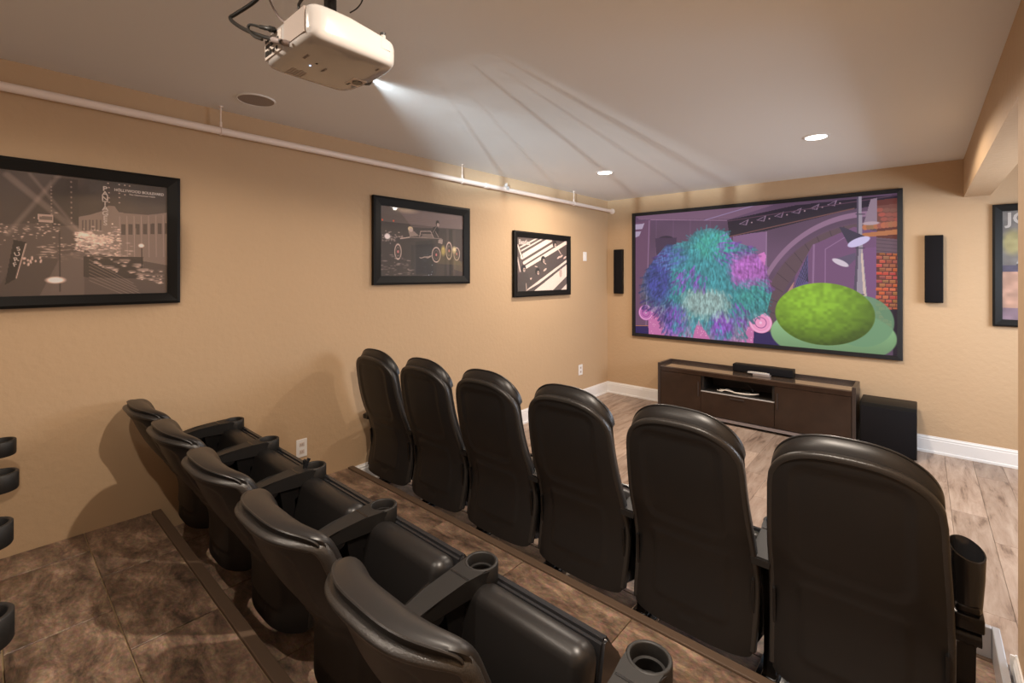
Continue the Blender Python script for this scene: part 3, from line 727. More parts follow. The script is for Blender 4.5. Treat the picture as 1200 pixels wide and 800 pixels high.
# --- picture 4: poster beyond the screen
c4 = Canvas(140, 200, (110, 106, 104)); c4.rng = np.random.RandomState(2)
nz = c4.noise(9, 7)[..., None]
c4.poly([(0, 110), (140, 110), (140, 200), (0, 200)], (176, 140, 122)); c4.poly([(0, 100), (140, 100), (140, 112), (0, 112)], (82, 76, 96)); c4.poly([(0, 178), (140, 178), (140, 200), (0, 200)], (125, 105, 118))
c4.ell(14, 58, 14, 22, (160, 152, 100), .8, 8); c4.ell(62, 50, 26, 26, (120, 118, 112)); c4.poly([(18, 100), (34, 62), (96, 60), (112, 100)], (62, 60, 64)); c4.ell(62, 46, 15, 19, (165, 155, 145)); c4.line(20, 96, 42, 60, 3, (160, 160, 160))
c4.a *= (.88 + .25 * nz)
framed('tall framed poster with silver lettering, cut by the right wall edge beside the screen', .74, 1.02, .058, (CX + .45 + .37, L - .002, CZ + .08), 0, c4,
       texts=[('JO', .135, -.215, .385, 0, 1, M['silver'])])

# ================================================================ PROJECTION SCREEN
cs = Canvas(560, 318, (92, 68, 92)); cs.map([(136, 193), (1057, 104), (1061, 683), (135, 608)])
cs.a = cs.a * (.9 + .2 * cs.noise(60, 60)[..., None])
cs.poly([(130, 185), (470, 150), (620, 150), (470, 200), (150, 205)], (118, 88, 112))
cs.poly([(136, 215), (190, 205), (178, 600), (136, 600)], (104, 72, 98)); cs.poly([(136, 222), (168, 218), (160, 238), (136, 240)], (168, 150, 175)); cs.poly([(136, 248), (156, 246), (150, 262), (136, 268)], (168, 150, 175)); cs.line(185, 208, 172, 600, 2.2, (140, 108, 140))
for x_ in (210, 270, 330, 400): cs.line(x_, 205, x_ - 4, 600, 1.2, (128, 96, 128), .6)
cs.poly([(480, 255), (600, 245), (600, 430), (480, 430)], (126, 92, 128)); cs.line(598, 245, 596, 420, 1.6, (150, 118, 150)); cs.line(190, 205, 470, 205, 1.4, (160, 122, 150))
cs.ell(243, 275, 22, 10, (52, 40, 60)); cs.poly([(206, 270), (282, 268), (280, 330), (210, 330)], (70, 52, 76))
# arch
for (r, w_, col) in ((1.0, 9, (140, 106, 134)), (.93, 4, (96, 70, 92)), (.86, 30, (92, 70, 80)), (.745, 7, (176, 126, 118)), (.72, 3, (108, 80, 108))):
    cs.ring(950, 640, 215 * r, 262 * r, w_, col)
cx_, cy_ = cs.P(950, 640)
for k in range(26):
    a = PI + k / 25 * PI; r = .86
    x0, y0 = cx_ + 215 * .8 * math.cos(a), cy_ + 262 * .8 * math.sin(a); x1, y1 = cx_ + 215 * .93 * math.cos(a), cy_ + 262 * .93 * math.sin(a)
    H_ = cs.H; cs.H = None; cs.line(x0, y0, x1, y1, 1, (58, 42, 56)); cs.ell(cx_ + 215 * .745 * math.cos(a + .05), cy_ + 262 * .745 * math.sin(a + .05), 2.2, 2.2, (215, 160, 145)); cs.H = H_
cs.poly([(760, 290), (905, 225), (985, 240), (985, 500), (680, 500), (700, 400)], (112, 76, 112)); cs.poly([(930, 300), (985, 296), (985, 500), (940, 500)], (120, 80, 122))
cs.line(765, 290, 762, 440, 3.5, (140, 104, 140)); cs.line(805, 305, 805, 430, 1.4, (150, 112, 150)); cs.line(805, 305, 880, 258, 1.4, (150, 112, 150))
cs.poly([(702, 420), (745, 320), (745, 430), (700, 450)], (92, 80, 128))
for k in range(5): cs.line(700 + k * 8, 440 - k * 4, 742, 330 + k * 20, 1.0, (48, 44, 66)); cs.line(710 + k * 7, 400 - k * 16, 745, 420, 1, (48, 44, 66))
# truss
cs.poly([(460, 205), (700, 150), (1057, 110), (1057, 140), (900, 162), (600, 240), (468, 264)], (38, 28, 44))
for k in range(6):
    x_, y_ = 500 + k * 62, 218 - k * 14
    cs.poly([(x_, y_), (x_ + 36, y_ - 18), (x_ + 28, y_ + 4)], (130, 105, 128)); cs.poly([(x_ + 5, y_), (x_ + 30, y_ - 13), (x_ + 25, y_ + 1)], (56, 40, 60)); cs.ell(x_ + 46, y_ - 6, 1.6, 1.6, (170, 140, 150))
cs.line(462, 208, 1057, 112, 1.6, (96, 66, 84)); cs.line(470, 262, 905, 160, 2.4, (112, 74, 74)); cs.line(380, 205, 560, 150, 1.6, (150, 130, 170))
# brickwork and shelves
cs.poly([(985, 130), (1060, 122), (1060, 600), (985, 600)], (96, 48, 44))
for j in range(22):
    for i in range(4):
        x_ = 984 + i * 24 + (j % 2) * 11; y_ = 300 + j * 14 + i * .6
        col = (R.uniform(140, 205), R.uniform(62, 104), R.uniform(46, 72)); cs.poly([(x_, y_), (x_ + 20, y_), (x_ + 20, y_ + 10), (x_, y_ + 10)], col); cs.line(x_ + 1, y_ + 1, x_ + 19, y_ + 1, 1, (232, 150, 110), .6)
cs.poly([(985, 262), (1060, 268), (1060, 318), (985, 316)], (104, 80, 92)); cs.poly([(935, 248), (1060, 232), (1060, 250), (935, 262)], (176, 110, 72)); cs.poly([(985, 150), (1060, 142), (1060, 210), (985, 215)], (112, 66, 60))
for k in range(9): cs.ell(945 + k * 13, 226 - k * 1.5, 5, 6, (R.uniform(130, 190), R.uniform(84, 110), 74)); cs.ell(995 + k * 8, 165 + (k % 3) * 16, 6, 4, (R.uniform(120, 170), 80, 70))
for k in range(4): cs.line(985, 270 + k * 13, 1060, 276 + k * 13, 1, (70, 52, 66))
# tapering grey post with two spot lamps
cs.poly([(915, 118), (931, 116), (936, 300), (956, 505), (903, 500), (914, 300)], (150, 138, 152)); cs.poly([(915, 118), (920, 118), (922, 300), (914, 500), (903, 500), (914, 300)], (84, 72, 92)); cs.poly([(934, 300), (945, 420), (953, 500), (942, 500), (930, 330)], (205, 180, 168))
for y_ in (180, 300, 465): cs.line(912, y_, 942, y_, 2, (70, 60, 78))
cs.poly([(963, 128), (985, 122), (986, 205), (972, 218), (940, 212)], (140, 118, 134)); cs.ell(964, 212, 14, 3.5, (176, 150, 160))
cs.poly([(853, 226), (868, 226), (954, 262), (905, 297), (886, 286)], (58, 50, 72)); cs.ell(922, 278, 20, 8, (200, 188, 225), 1, 1, -.4)
cs.poly([(836, 340), (912, 316), (912, 338), (880, 370)], (92, 78, 104)); cs.ell(858, 352, 16, 5.5, (206, 190, 204), 1, 1, .5)
cs.poly([(996, 520), (1062, 516), (1062, 682), (1046, 682), (1040, 560), (1010, 546)], (40, 30, 44))
# low floor
cs.poly([(135, 580), (190, 580), (560, 600), (680, 600), (720, 680), (135, 615)], (44, 30, 84)); cs.line(136, 582, 190, 582, 1.6, (200, 130, 80))
# pink patterned armchair
cs.poly([(560, 330), (590, 316), (597, 330), (582, 440), (540, 440)], (206, 120, 190))
cs.poly([(180, 520), (260, 500), (560, 505), (552, 642), (182, 612)], (192, 110, 162))
for k in range(170): cs.ell(R.uniform(186, 548), R.uniform(515, 632), 1.2, 1.2, (238, 176, 208), .7)
for (x_, y_, r) in ((172, 535, 21), (578, 568, 24)):
    cs.ell(x_, y_, r, r, (186, 104, 168) if x_ < 300 else (232, 150, 190)); cs.ring(x_, y_, r * .86, r * .86, 1.6, (240, 180, 216)); cs.ring(x_, y_, r * .5, r * .5, 1.4, (120, 64, 120)); cs.ell(x_, y_, 3, 3, (240, 190, 220))
# shaggy teal and violet throw heaped over the armchair
m0 = cs.polymask([(150, 470), (165, 400), (205, 340), (240, 300), (320, 280), (345, 245), (400, 232), (455, 246), (480, 280), (550, 300), (598, 380), (618, 460), (600, 530), (540, 560), (515, 640), (400, 630), (360, 560), (335, 622), (235, 616), (215, 540), (160, 520)])
H_ = cs.H
for (x_, y_, rx, ry, col) in ((385, 430, 150, 130, (62, 132, 142)), (215, 420, 34, 60, (70, 74, 150)), (260, 340, 40, 30, (86, 110, 170)), (540, 380, 44, 40, (170, 100, 180)), (560, 480, 42, 40, (66, 146, 142)), (410, 290, 50, 34, (70, 160, 150)), (380, 500, 58, 34, (136, 160, 158)), (275, 560, 30, 40, (120, 84, 172)), (440, 585, 26, 34, (128, 82, 170))):
    q_ = np.clip(1.3 - np.hypot((cs.X - cs.P(x_, y_)[0]) / rx, (cs.Y - cs.P(x_, y_)[1]) / ry), 0, 1) * m0
    cs.put(q_ * 1.6, col)
for k in range(1500):
    x_, y_ = R.uniform(150, 620), R.uniform(240, 620)
    xx, yy = cs.P(x_, y_)
    if m0[min(317, max(0, int(yy))), min(559, max(0, int(xx)))] < .5: continue
    n_ = math.sin(x_ * .021 + 1) * math.sin(y_ * .026) + R.uniform(-.25, .25)
    d_ = (x_ - 385) / 240
    base = (66, 140, 150) if n_ > -.35 else (132, 84, 176)
    if x_ > 470 and 320 < y_ < 440: base = (178, 104, 186)
    if x_ < 270: base = tuple(.78 * q for q in ((84, 104, 178) if n_ > -.1 else (110, 78, 170)))
    if 300 < x_ < 470 and 450 < y_ < 560: base = (140, 168, 166)
    li = R.uniform(.75, 1.15) * (1.12 - .35 * abs(d_)); col = tuple(q * li for q in base)
    a_ = math.atan2(y_ - 300, x_ - 385) + R.uniform(-.3, .3); l_ = R.uniform(8, 20)
    cs.line(x_, y_, x_ + l_ * math.cos(a_), y_ + l_ * math.sin(a_), R.uniform(2, 5), col, .6, 2.5)
m1 = cs.polymask([(150, 470), (165, 400), (205, 340), (240, 300), (320, 280), (345, 245), (400, 232), (455, 246), (480, 280), (550, 300), (598, 380), (618, 460), (600, 530), (540, 560), (515, 640), (400, 630), (360, 560), (335, 622), (235, 616), (215, 540), (160, 520)])
f_ = cs.noise(3, 9) * .6 + cs.noise(2, 5) * .4
cs.a = cs.a * (1 + (m1 * (f_ - .5) * .55)[..., None])
# pale green beanbag with a round lime cushion
m, a, b = cs.ell(820, 610, 112, 56, (128, 166, 120), 1, 1.5); cs.a = cs.a * (1 - (m * (.35 * np.clip(b + .1 * a, -1, 1)))[..., None] * .7); cs.ell(930, 560, 54, 52, (108, 146, 110), .9, 2)
m, a, b = cs.ell(795, 535, 90, 66, (122, 160, 44), 1, 1.5)
cs.a = cs.a * (1 + (m * (cs.noise(7, 6) - .5) * .22)[..., None])
sh = 1.12 - .38 * ((a + .25) ** 2 + (b + .5) ** 2) * .7; cs.a = cs.a * (1 - m[..., None]) + cs.a * m[..., None] * sh[..., None]
sw, shh, fb = 2.72, 1.60, .04
t = thing('projection_screen', 'large black-framed projection screen showing a purple movie scene, on the front wall', 'screen', (CX - 1.491, L - .002, CZ + .004))
bm = bmesh.new()
ow = [(-sw / 2, -shh / 2), (sw / 2, -shh / 2), (sw / 2, shh / 2), (-sw / 2, shh / 2)]; iw = [(x_ * (1 - 2 * fb / sw), z_ * (1 - 2 * fb / shh)) for x_, z_ in ow]
rings = [[bm.verts.new((x_, y_, z_)) for x_, z_ in p] for p, y_ in ((ow, 0), (ow, -.034), (iw, -.038), (iw, 0))]
for A, B in zip(rings, rings[1:] + rings[:1]):
    for k in range(4): bm.faces.new((A[k], A[(k + 1) % 4], B[(k + 1) % 4], B[k]))
obj('frame', bm, M['velvet'], t)
cs.mesh('picture', sw - 2 * fb + .004, shh - 2 * fb + .004, M['screen'], t, y=-.012)

# ================================================================ SPEAKERS, CONSOLE, SUBWOOFER
for (x0, x1, z0, z1, lb) in ((CX - 3.11, CX - 2.985, -.25, .34, 'slim black wall speaker left of the screen'), (CX + .02, CX + .145, -.25, .355, 'slim black wall speaker right of the screen')):
    w_, h_ = x1 - x0, z1 - z0
    t = thing('wall_speaker', lb, 'speaker', ((x0 + x1) / 2, L, CZ + (z0 + z1) / 2), 0, 'wall speakers beside the screen')
    obj('cabinet', nb(-w_ / 2, w_ / 2, -.055, 0, -h_ / 2, h_ / 2, bev=.006), M['frame'], t, smooth=True)
    obj('grille', nb(-w_ / 2 + .005, w_ / 2 - .005, -.066, -.054, -h_ / 2 + .008, h_ / 2 - .008, bev=.005), M['fabric'], t, smooth=True)
CW, CY0, CY1 = 1.88, 5.24, 5.60
t = thing('tv_console', 'low glossy dark brown media console under the screen', 'console', (CX - 1.388, 0, 0))
hw = CW / 2
for s in (-1, 1):
    obj('side_panel', nb(min(s * hw, s * (hw - .03)), max(s * hw, s * (hw - .03)), CY0, CY1, .02, .575, bev=.002), M['woodedge'], t)
obj('back_panel', nb(-hw + .03, hw - .03, CY1 - .02, CY1, .06, .575), M['woodedge'], t)
obj('glass_top', nb(-hw + .031, hw - .031, CY0 + .004, CY1 - .021, .532, .545, bev=.001), M['tinted'], t)
bm = bmesh.new(); box(bm, -hw + .031, hw - .031, CY0 + .02, CY1 - .021, .505, .531); box(bm, -hw + .031, hw - .031, CY0 + .02, CY1 - .021, .06, .09)
box(bm, -.445, -.42, CY0 + .025, CY1 - .021, .09, .505); box(bm, .255, .28, CY0 + .025, CY1 - .021, .09, .505); box(bm, -.42, .255, CY0 + .025, CY1 - .021, .315, .335)
obj('carcass', bm, M['shelfdark'], t)
obj('frieze', nb(-hw + .032, hw - .032, CY0 + .004, CY0 + .02, .488, .531, bev=.001), M['wood'], t)
obj('plinth', nb(-hw + .06, hw - .06, CY0 + .005, CY0 + .03, .028, .058), M['greycable'], t)
for x_ in (-hw + .05, hw - .09): obj('skid', nb(x_, x_ + .04, CY0 + .03, CY1 - .03, 0, .06), M['woodedge'], t)
for (a, b_, nm, hx) in ((-hw + .034, -.447, 'door', -.47), (.282, hw - .034, 'door', .305)):
    d = obj(nm, nb(a, b_, CY0 + .002, CY0 + .02, .066, .484, bev=.0015), M['wood'], t)
    obj('handle', nb(hx - .006, hx + .006, CY0 - .012, CY0 + .002, .26, .42, bev=.003), M['woodedge'], d)
d = obj('drawer', nb(-.443, .278, CY0 + .002, CY0 + .02, .066, .318, bev=.0015), M['wood'], t)
obj('handle', nb(-.14, .0, CY0 - .010, CY0 + .002, .285, .297, bev=.003), M['woodedge'], d)
obj('edge_strip', nb(-.443, .278, CY0 + .001, CY0 + .021, .319, .327), M['silver'], t)
# centre speaker and the device in front of it
cxs = CX - 1.27
t = thing('center_speaker', 'long black center speaker lying on the console top', 'speaker', (cxs, 5.49, .545))
obj('cabinet', nb(-.29, .29, -.05, .07, .004, .085, bev=.008), M['frame'], t, smooth=True); obj('grille', nb(-.285, .285, -.060, -.049, .008, .080, bev=.006), M['fabric'], t, smooth=True)
obj('rubber_foot', nb(-.26, -.22, -.03, .03, 0, .005), M['cable'], t); obj('rubber_foot', nb(.22, .26, -.03, .03, 0, .005), M['cable'], t)
t = thing('media_player', 'small grey media box in front of the center speaker', 'media box', (cxs + .02, 5.36, .545))
obj('body', nb(-.08, .08, -.035, .035, .0, .022, bev=.004), M['ink'], t, smooth=True)
t = thing('remote_control', 'silver remote control resting across the small media box', 'remote', (cxs - .01, 5.365, .567))
obj('body', nb(-.105, .10, -.022, .022, 0, .014, bev=.004), M['silver'], t, smooth=True)
bm = bmesh.new()
for i in range(8):
    for j in range(2): box(bm, -.08 + i * .02, -.068 + i * .02, -.014 + j * .016, -.004 + j * .016, .014, .017)
o = obj('keypad', bm, M['whitecable'], t)
# cables on the open shelf
bm = bmesh.new(); tube(bm, [(-.28, 5.36, .343), (-.18, 5.34, .350), (-.10, 5.31, .343), (.02, 5.31, .345), (.12, 5.33, .362)], .007, 8); tube(bm, [(-.27, 5.33, .345), (-.20, 5.31, .355), (-.12, 5.32, .343), (-.05, 5.33, .343), (.06, 5.35, .349)], .006, 8)
tube(bm, [(-.29, 5.31, .343), (-.24, 5.30, .343), (-.2, 5.34, .36), (-.14, 5.35, .345)], .005, 8)
o = obj('cable_coil', bm, M['whitecable'], smooth=True); o.location = (CX - 1.388, 0, 0); tag(o, 'loose white cable bunched on the open console shelf', 'cable')
bm = bmesh.new(); tube(bm, [(-.10, 5.38, .341), (-.06, 5.37, .39), (.0, 5.37, .425), (.05, 5.37, .38), (.04, 5.37, .341)], .004, 8)
o = obj('thin_cable', bm, M['cable'], smooth=True); o.location = (CX - 1.388, 0, 0); tag(o, 'thin black cable arching above the white cable on the console shelf', 'cable')
o = obj('adapter_box', nb(-.06, .01, 5.36, 5.42, .335, .365, bev=.004), M['frame'], smooth=True); o.location = (CX - 1.388, 0, 0); o.location.x += .02; tag(o, 'small black adapter box behind the white cable on the console shelf', 'adapter')
t = thing('subwoofer', 'black cube subwoofer on the floor at the right of the console', 'subwoofer', (CX - .227, 5.43, 0))
obj('cabinet', nb(-.197, .197, -.165, .17, .015, .455, bev=.006), M['frame'], t, smooth=True); obj('grille', nb(-.190, .190, -.182, -.164, .03, .425, bev=.006), M['fabric'], t, smooth=True)
for a in (-.16, .16):
    for b_ in (-.13, .13):
        bm = bmesh.new(); cyl(bm, (a, b_, .008), .02, .016, n=12); obj('rubber_foot', bm, M['cable'], t)

# ================================================================ WALL PLATES, PIPE, CEILING FITTINGS
def plate(name, label, y, z, w_, h_, kind):
    t = thing(name, label, 'outlet' if kind == 'o' else 'switch', (0, y, z), PI / 2)
    obj('cover_plate', nb(-w_ / 2, w_ / 2, -.006, 0, -h_ / 2, h_ / 2, bev=.003), M['white'], t)
    if kind == 'o':
        for zz in (-.025, .025):
            r = obj('socket', nb(-.017, .017, -.0075, -.005, zz - .014, zz + .014, bev=.002), M['paper'], t)
            for xx in (-.006, .006): obj('slot', nb(xx - .0012, xx + .0012, -.0082, -.007, zz - .006, zz + .006), M['cable'], r)
    else:
        obj('rocker', nb(-.016, .016, -.009, -.005, -.033, .033, bev=.002), M['white'], t)
plate('wall_outlet', 'white wall outlet beside the middle row cup holders', 1.463, CZ - 1.20, .075, .125, 'o')
plate('wall_outlet', 'white wall outlet near the front left corner', 4.98, CZ - 1.195, .09, .13, 'o')
plate('wall_switch', 'small white switch plate right of the striped picture', 5.08, CZ + .235, .08, .115, 's')
PX, PZ = .075, CZ + .862
t = thing('ceiling_pipe', 'long pale painted sprinkler pipe hung below the ceiling along the left wall', 'pipe', (PX, 0, PZ))
bm = bmesh.new(); cyl(bm, (0, (L + YB) / 2, 0), .0215, L - YB - .002, 'y', 24); obj('pipe_run', bm, M['pipe'], t, smooth=True)
bm = bmesh.new(); cyl(bm, (0, L - .006, 0), .036, .010, 'y', 24); cyl(bm, (0, L - .02, 0), .027, .03, 'y', 24); obj('wall_flange', bm, M['pipe'], t, smooth=True)
for y in (-1.0, .945, 2.90, 4.72):
    bm = bmesh.new(); cyl(bm, (0, y, (CEIL - PZ) / 2 + .015), .004, CEIL - PZ - .03, 'z', 10)
    cyl(bm, (0, y, CEIL - PZ - .003), .012, .006, 'z', 12)
    ring = [(.024 * math.cos(a), y, .024 * math.sin(a)) for a in [PI / 2 + 2 * PI * k / 20 for k in range(21)]]
    tube(bm, ring, .0035, 6, 0); box(bm, -.007, .007, y - .006, y + .006, .022, .055, bev=.002); obj('hanger', bm, M['pipe'], t, smooth=True)
for y in (3.22, -.4):
    bm = bmesh.new(); cyl(bm, (0, y, 0), .0255, .05, 'y', 20); obj('coupling', bm, M['pipe'], t, smooth=True)
bm = bmesh.new(); cyl(bm, (0, 3.50, .012), .0265, .045, 'y', 20); cyl(bm, (0, 3.50, .035), .014, .03, 'z', 14); cyl(bm, (.0, 3.50, .052), .018, .004, 'z', 12); tube(bm, [(-.012, 3.5, .035), (-.012, 3.5, .06), (0, 3.5, .066), (.012, 3.5, .06), (.012, 3.5, .035)], .003, 6)
obj('sprinkler_head', bm, M['silver'], t, smooth=True)
for i, (x, y, e) in enumerate(DOWN):
    lb = ['round recessed ceiling downlight nearest the right side, above the screen', 'round recessed ceiling downlight nearer the left wall, above the screen', 'recessed ceiling downlight above the rear seats, out of view', 'recessed ceiling downlight above the camera, out of view'][i]
    t = thing('downlight', lb, 'light', (x, y, CEIL), 0, 'recessed ceiling downlights')
    bm = bmesh.new(); lathe(bm, [(.066, -.002), (.068, -.006), (.085, -.004), (.088, 0)], n=40); obj('trim_ring', bm, M['white'], t, smooth=True)
    bm = bmesh.new(); cyl(bm, (0, 0, -.004), .067, .004, n=40); obj('diffuser', bm, M['lamp'], t)
t = thing('ceiling_speaker', 'round flush speaker grille in the ceiling near the pipe', 'speaker', (CX - 2.885, 1.045, CEIL))
bm = bmesh.new(); lathe(bm, [(.092, -.003), (.094, -.007), (.100, -.006), (.103, 0)], n=48); obj('trim_ring', bm, M['ceiling'], t, smooth=True)
bm = bmesh.new(); cyl(bm, (0, 0, -.003), .0925, .004, n=48); obj('grille', bm, M['grille'], t)

# ================================================================ PROJECTOR
PW, PD, PH = .325, .285, .105
PC = Vector((CX - 1.405, .585 + PD / 2, CZ + .650))
t = thing('ceiling_projector', 'glossy white projector hanging upside down from the ceiling', 'projector', tuple(PC))
bm = bmesh.new()
def prj(u, v, k):
    """superellipse body; k 0 bottom, 1 top"""
    return None
NU, NV = 72, 22
rings = []
for j in range(NV + 1):
    tt = j / NV; z = PH * tt
    e = 2 * tt - 1
    ins = (1 - (1 - abs(e) ** 4.5) ** (1 / 2.6)) * .036
    if tt > .5: ins *= .8
    row = []
    for i in range(NU):
        a = 2 * PI * (i + .5) / NU; c_, s_ = math.cos(a), math.sin(a)
        p = 9
        r = (abs(c_) ** p + abs(s_) ** p) ** (-1 / p)
        hx, hy = PW / 2 - ins, PD / 2 - ins
        x_, y_ = hx * r * c_, hy * r * s_
        if y_ > .09: y_ += .016 * (1 - (x_ / hx) ** 2) * (y_ - .09) / .05
        zz = z
        if tt > .5: zz = z - (tt - .5) * 2 * (.020 * max(0, (y_ + .02) / .15) ** 1 if y_ > -.02 else 0) - (.0)
        row.append(bm.verts.new((x_, y_, zz)))
    rings.append(row)
for A, B in zip(rings, rings[1:]):
    for i in range(NU): bm.faces.new((A[i], A[(i + 1) % NU], B[(i + 1) % NU], B[i]))
bm.faces.new(rings[0][::-1]); bm.faces.new(rings[-1])
body = obj('body', bm, M['projector'], t, smooth=True)
def badd(name, bm, m, par=None, **k): return obj(name, bm, m, par or t, **k)
yb = -PD / 2
badd('port_panel', nb(-.136, -.018, yb - .0015, yb + .004, .018, .082, bev=.001), M['port'])
bm = bmesh.new()
for (x0, z0, w_, h_) in ((-.130, .026, .022, .016), (-.105, .026, .022, .012), (-.075, .026, .014, .01), (-.052, .027, .010, .010), (-.128, .05, .030, .010), (-.092, .05, .02, .010), (-.06, .048, .026, .014)):
    box(bm, x0, x0 + w_, yb - .003, yb, z0, z0 + h_)
for k in range(4): cyl(bm, (-.125 + k * .014, yb - .002, .072), .0045, .003, 'y', 12)
badd('socket_group', bm, M['cable'])
badd('vent_grille', nb(.0, .130, yb - .0008, yb + .004, .020, .092, bev=.001), M['grille'])
# underside: lens window recess, label, leds, feet
badd('lens_bezel', nb(-.060, -.002, PD / 2 - .060, PD / 2 - .012, -.0016, .004, bev=.0015), M['projmatte'])
bm = bmesh.new(); cyl(bm, (-.025, PD / 2 - .034, -.002), .017, .004, n=28); lens = badd('lens', bm, M['gloss'])
badd('lens_shutter', nb(-.066, -.045, PD / 2 - .052, PD / 2 - .046, -.002, .002), M['cable'])
bm = bmesh.new(); lathe(bm, [(.014, 0), (.024, .0), (.027, .010), (.027, .016)], n=28); ln = badd('lens_ring', bm, M['gloss']); ln.rotation_euler = (PI / 2, 0, 0); ln.location = (-.03, PD / 2 + .016, .030)
bm = bmesh.new()
for k in range(6): box(bm, -.13, -.075 - .004 * (k % 3), -.085 + k * .009, -.081 + k * .009, -.0008, .001)
badd('rating_label', bm, M['grille'])
text('lettering', 'INPUT', .012, M['ink'], body, (.03, -.09, -.0012), (PI, 0, 0)); text('lettering', 'MENU', .010, M['ink'], body, (-.02, -.01, -.0012), (PI, 0, 0)); text('lettering', '3000', .009, M['ink'], body, (.11, .10, -.0012), (PI, 0, 0))
badd('status_lamp', nb(-.0235, -.0185, -.057, -.053, -.002, .002), M['led']); badd('sensor', nb(.004, .010, -.05, -.045, -.002, .002), M['cable'])
bm = bmesh.new(); cyl(bm, (.128, .108, PH - .012), .0085, .022, n=18); adj = badd('levelling_foot', bm, M['projector'], smooth=True)
bm = bmesh.new(); cyl(bm, (.128, .108, PH + .003), .009, .008, n=18); badd('foot_cap', bm, M['cable'], adj)
badd('seam_panel', nb(PW / 2 - .0035, PW / 2 + .0004, .080, .112, .045, .075), M['projector'])
# ceiling mount
t2 = thing('projector_mount', 'black metal mounting bracket between ceiling and projector', 'mount', (PC.x, PC.y, CZ + .65 + PH))
bm = bmesh.new(); cyl(bm, (0, 0, (CEIL - CZ - .65 - PH) / 2 + .01), .019, CEIL - CZ - .65 - PH - .02, n=20); obj('pole', bm, M['blackmetal'], t2, smooth=True)
bm = bmesh.new(); cyl(bm, (0, 0, CEIL - CZ - .65 - PH - .006), .06, .012, n=28); obj('ceiling_plate', bm, M['blackmetal'], t2, smooth=True)
bm = bmesh.new(); box(bm, -.045, .045, -.04, .04, -.004, .02, bev=.004); box(bm, -.02, .02, -.05, .05, .018, .045, bev=.004)
for a in range(4): 
    q = PI / 4 + a * PI / 2; box(bm, min(0, .11 * math.cos(q)), max(0, .11 * math.cos(q)), .07 * math.sin(q) - .007, .07 * math.sin(q) + .007, -.003, .006)
box(bm, -.007, .007, -.08, .08, -.003, .006); obj('bracket_arm', bm, M['blackmetal'], t2)
bm = bmesh.new()
for a in range(3): cyl(bm, (.03 - .03 * a, .048, .012), .0055, .012, 'y', 8)
obj('screw', bm, M['chrome'], t2)
# cables (photo pixel rays give where they hang)
def A_(u, v, y):
    a = u - 600; th = math.atan(480 / 546.); F = (-math.sin(th), math.cos(th)); R_ = (math.cos(th), math.sin(th))
    d = (546 * F[0] + a * R_[0], 546 * F[1] + a * R_[1], 322 - v); k = y / d[1]; return (CX + d[0] * k, y, CZ + d[2] * k)
bm = bmesh.new(); tube(bm, [A_(312, -14, .60), A_(298, 2, .58), A_(277, 16, .55), A_(270, 21, .54), A_(276, 28, .54), A_(292, 37, .548), A_(315, 45, .556), A_(330, 49, .56)], .0062, 10)
t3 = thing('video_cable', 'thick black video cable looping into the back of the projector', 'cable')
obj('cord', bm, M['cable'], t3, smooth=True)
bm = bmesh.new(); tube(bm, [A_(320, 46.5, .557), A_(328, 48.5, .560), A_(339, 51.5, .580)], .0085, 10, 4); obj('plug', bm, M['greycable'], t3, smooth=True)
t3 = thing('power_cable', 'thinner black power cable with a moulded plug beside the projector', 'cable')
bm = bmesh.new(); tube(bm, [A_(307, 46.5, .535), A_(297, 42, .535), A_(291, 34, .538), A_(293, 29, .545), A_(303, 31, .55), A_(311, 34, .56)], .004, 8); obj('cord', bm, M['cable'], t3, smooth=True)
bm = bmesh.new(); tube(bm, [A_(305, 31.5, .553), A_(314, 33.5, .56), A_(321, 35, .58)], [.006] * 5 + [.009] * 4, 10, 4); obj('plug', bm, M['cable'], t3, smooth=True)
bm = bmesh.new(); tube(bm, [A_(310, -20, .70), A_(316, 0, .66), A_(324, 16, .63), A_(332, 25, .62), A_(345, 30, .63)], .0035, 8)
tag(obj('signal_cable', bm, M['greycable'], smooth=True), 'thin grey cable falling behind the projector from the ceiling', 'cable')
bm = bmesh.new(); tube(bm, [A_(428, -12, .86), A_(424, 2, .85), A_(418, 10, .84), A_(410, 15, .82)], .0022, 8)
tag(obj('sensor_wire', bm, M['cable'], smooth=True), 'very thin dark wire rising right of the projector mount', 'wire')
bm = bmesh.new(); tube(bm, [A_(360, -8, .70), A_(352, 2, .66), A_(350, 8, .65), A_(354, 12, .66), A_(362, 10, .68)], .0045, 8)
tag(obj('bundled_cable', bm, M['cable'], smooth=True), 'short black cable loops tucked beside the projector mount', 'cable')

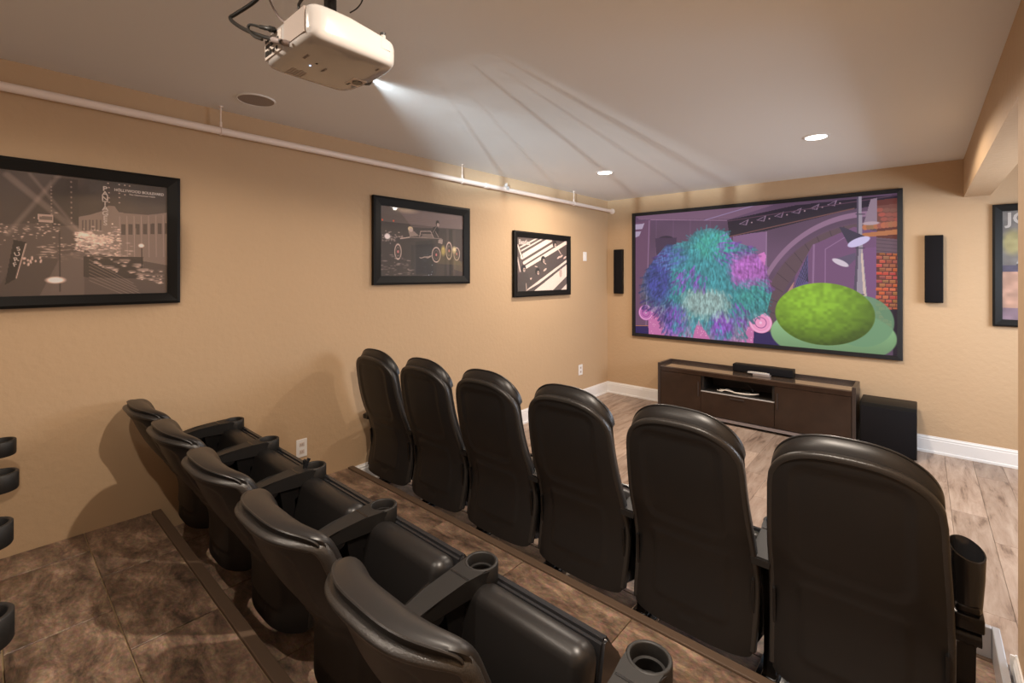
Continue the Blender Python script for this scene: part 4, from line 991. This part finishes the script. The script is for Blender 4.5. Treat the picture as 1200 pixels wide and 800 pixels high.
# ================================================================ PROJECTED LIGHT
lp = Vector((PC.x - .03, PC.y + PD / 2 + .02, CZ + .68))
def beam_light():
    l = bpy.data.lights.new('projector_beam', 'SPOT'); l.energy = 950; l.color = (.80, .93, 1.0); l.spot_size = math.radians(84); l.spot_blend = .15; l.shadow_soft_size = .004
    l.use_nodes = True; nt = l.node_tree; em = nt.nodes['Emission']
    tc = nt.nodes.new('ShaderNodeTexCoord'); sp = nt.nodes.new('ShaderNodeSeparateXYZ'); nt.links.new(tc.outputs['Normal'], sp.inputs[0])
    dv = nt.nodes.new('ShaderNodeMath'); dv.operation = 'DIVIDE'; nt.links.new(sp.outputs['X'], dv.inputs[0]); nt.links.new(sp.outputs['Z'], dv.inputs[1])
    cr = nt.nodes.new('ShaderNodeValToRGB'); mr = nt.nodes.new('ShaderNodeMapRange'); mr.inputs[1].default_value = -.5; mr.inputs[2].default_value = .5
    nt.links.new(dv.outputs[0], mr.inputs[0]); nt.links.new(mr.outputs[0], cr.inputs[0])
    e = cr.color_ramp.elements; e[0].position = 0; e[0].color = (0, 0, 0, 1); e[1].position = 1; e[1].color = (0, 0, 0, 1)
    for p, v in ((.10, .05), (.14, .5), (.165, .65), (.178, .1), (.195, .12), (.215, .7), (.28, .75), (.297, .3), (.312, .8), (.41, .8), (.428, .08), (.447, .85), (.60, 1), (.615, .6), (.63, 1), (.735, 1), (.75, .3), (.765, 1), (.86, .6)):
        x_ = e.new(p); x_.color = (v, v, v, 1)
    ey = nt.nodes.new('ShaderNodeMath'); ey.operation = 'DIVIDE'; nt.links.new(sp.outputs['Y'], ey.inputs[0]); nt.links.new(sp.outputs['Z'], ey.inputs[1])
    ab = nt.nodes.new('ShaderNodeMapRange'); ab.inputs[1].default_value = .15; ab.inputs[2].default_value = -.55; nt.links.new(ey.outputs[0], ab.inputs[0])
    c2_ = nt.nodes.new('ShaderNodeValToRGB'); nt.links.new(ab.outputs[0], c2_.inputs[0])
    q = c2_.color_ramp.elements; q[0].position = .10; q[0].color = (0, 0, 0, 1); q[1].position = 1; q[1].color = (.0, .0, .0, 1)
    for t_, v in ((-.04, .05), (.02, .35), (.055, 1), (.08, .75), (.12, .33), (.17, .12), (.23, .04), (.33, .010), (.45, .003)):
        x_ = q.new((t_ + .15) / .7); x_.color = (v, v, v, 1)
    ml = nt.nodes.new('ShaderNodeMath'); ml.operation = 'MULTIPLY'; nt.links.new(cr.outputs[0], ml.inputs[0]); nt.links.new(c2_.outputs[0], ml.inputs[1])
    nt.links.new(ml.outputs[0], em.inputs['Strength'])
    o = bpy.data.objects.new('projector_beam', l); COL.objects.link(o); o.location = lp
    d = Vector((math.sin(math.radians(-20)), math.cos(math.radians(-20)), .02)).normalized()
    o.rotation_euler = d.to_track_quat('-Z', 'Y').to_euler()
beam_light()

def haze():
    bm = bmesh.new(); n = 24; r0, r1 = .02, 2.7
    a0, a1 = math.radians(-45), math.radians(6)
    def P_(r, a, z): return (lp.x + r * math.sin(a), lp.y + r * math.cos(a), z)
    top = CEIL - .004 - lp.z
    cols = []
    for i in range(n + 1):
        a = a0 + (a1 - a0) * i / n
        rm = min(r1, (lp.x - .01) / max(1e-3, -math.sin(a)) if a < 0 else r1)
        cols.append([bm.verts.new(P_(r0, a, lp.z - .006)), bm.verts.new(P_(r0, a, lp.z + .012)), bm.verts.new(P_(min(rm * .55, 1.4), a, lp.z + top)), bm.verts.new(P_(rm, a, lp.z + top)), bm.verts.new(P_(rm, a, lp.z + .02))])
    for A, B in zip(cols, cols[1:]):
        for k in range(5): bm.faces.new((A[k], A[(k + 1) % 5], B[(k + 1) % 5], B[k]))
    bm.faces.new(cols[0]); bm.faces.new(cols[-1][::-1])
    m = bpy.data.materials.new('hazy_air'); m.use_nodes = True; nt = m.node_tree
    for q in list(nt.nodes): nt.nodes.remove(q)
    o = nt.nodes.new('ShaderNodeOutputMaterial'); v = nt.nodes.new('ShaderNodeVolumeScatter'); v.inputs['Density'].default_value = .085; v.inputs['Anisotropy'].default_value = .1
    nt.links.new(v.outputs[0], o.inputs['Volume'])
    h = obj('light_beam', bm, m); tag(h, 'hazy bluish white light beam fanning out from the projector lens', 'light beam'); h['kind'] = 'stuff'
haze()
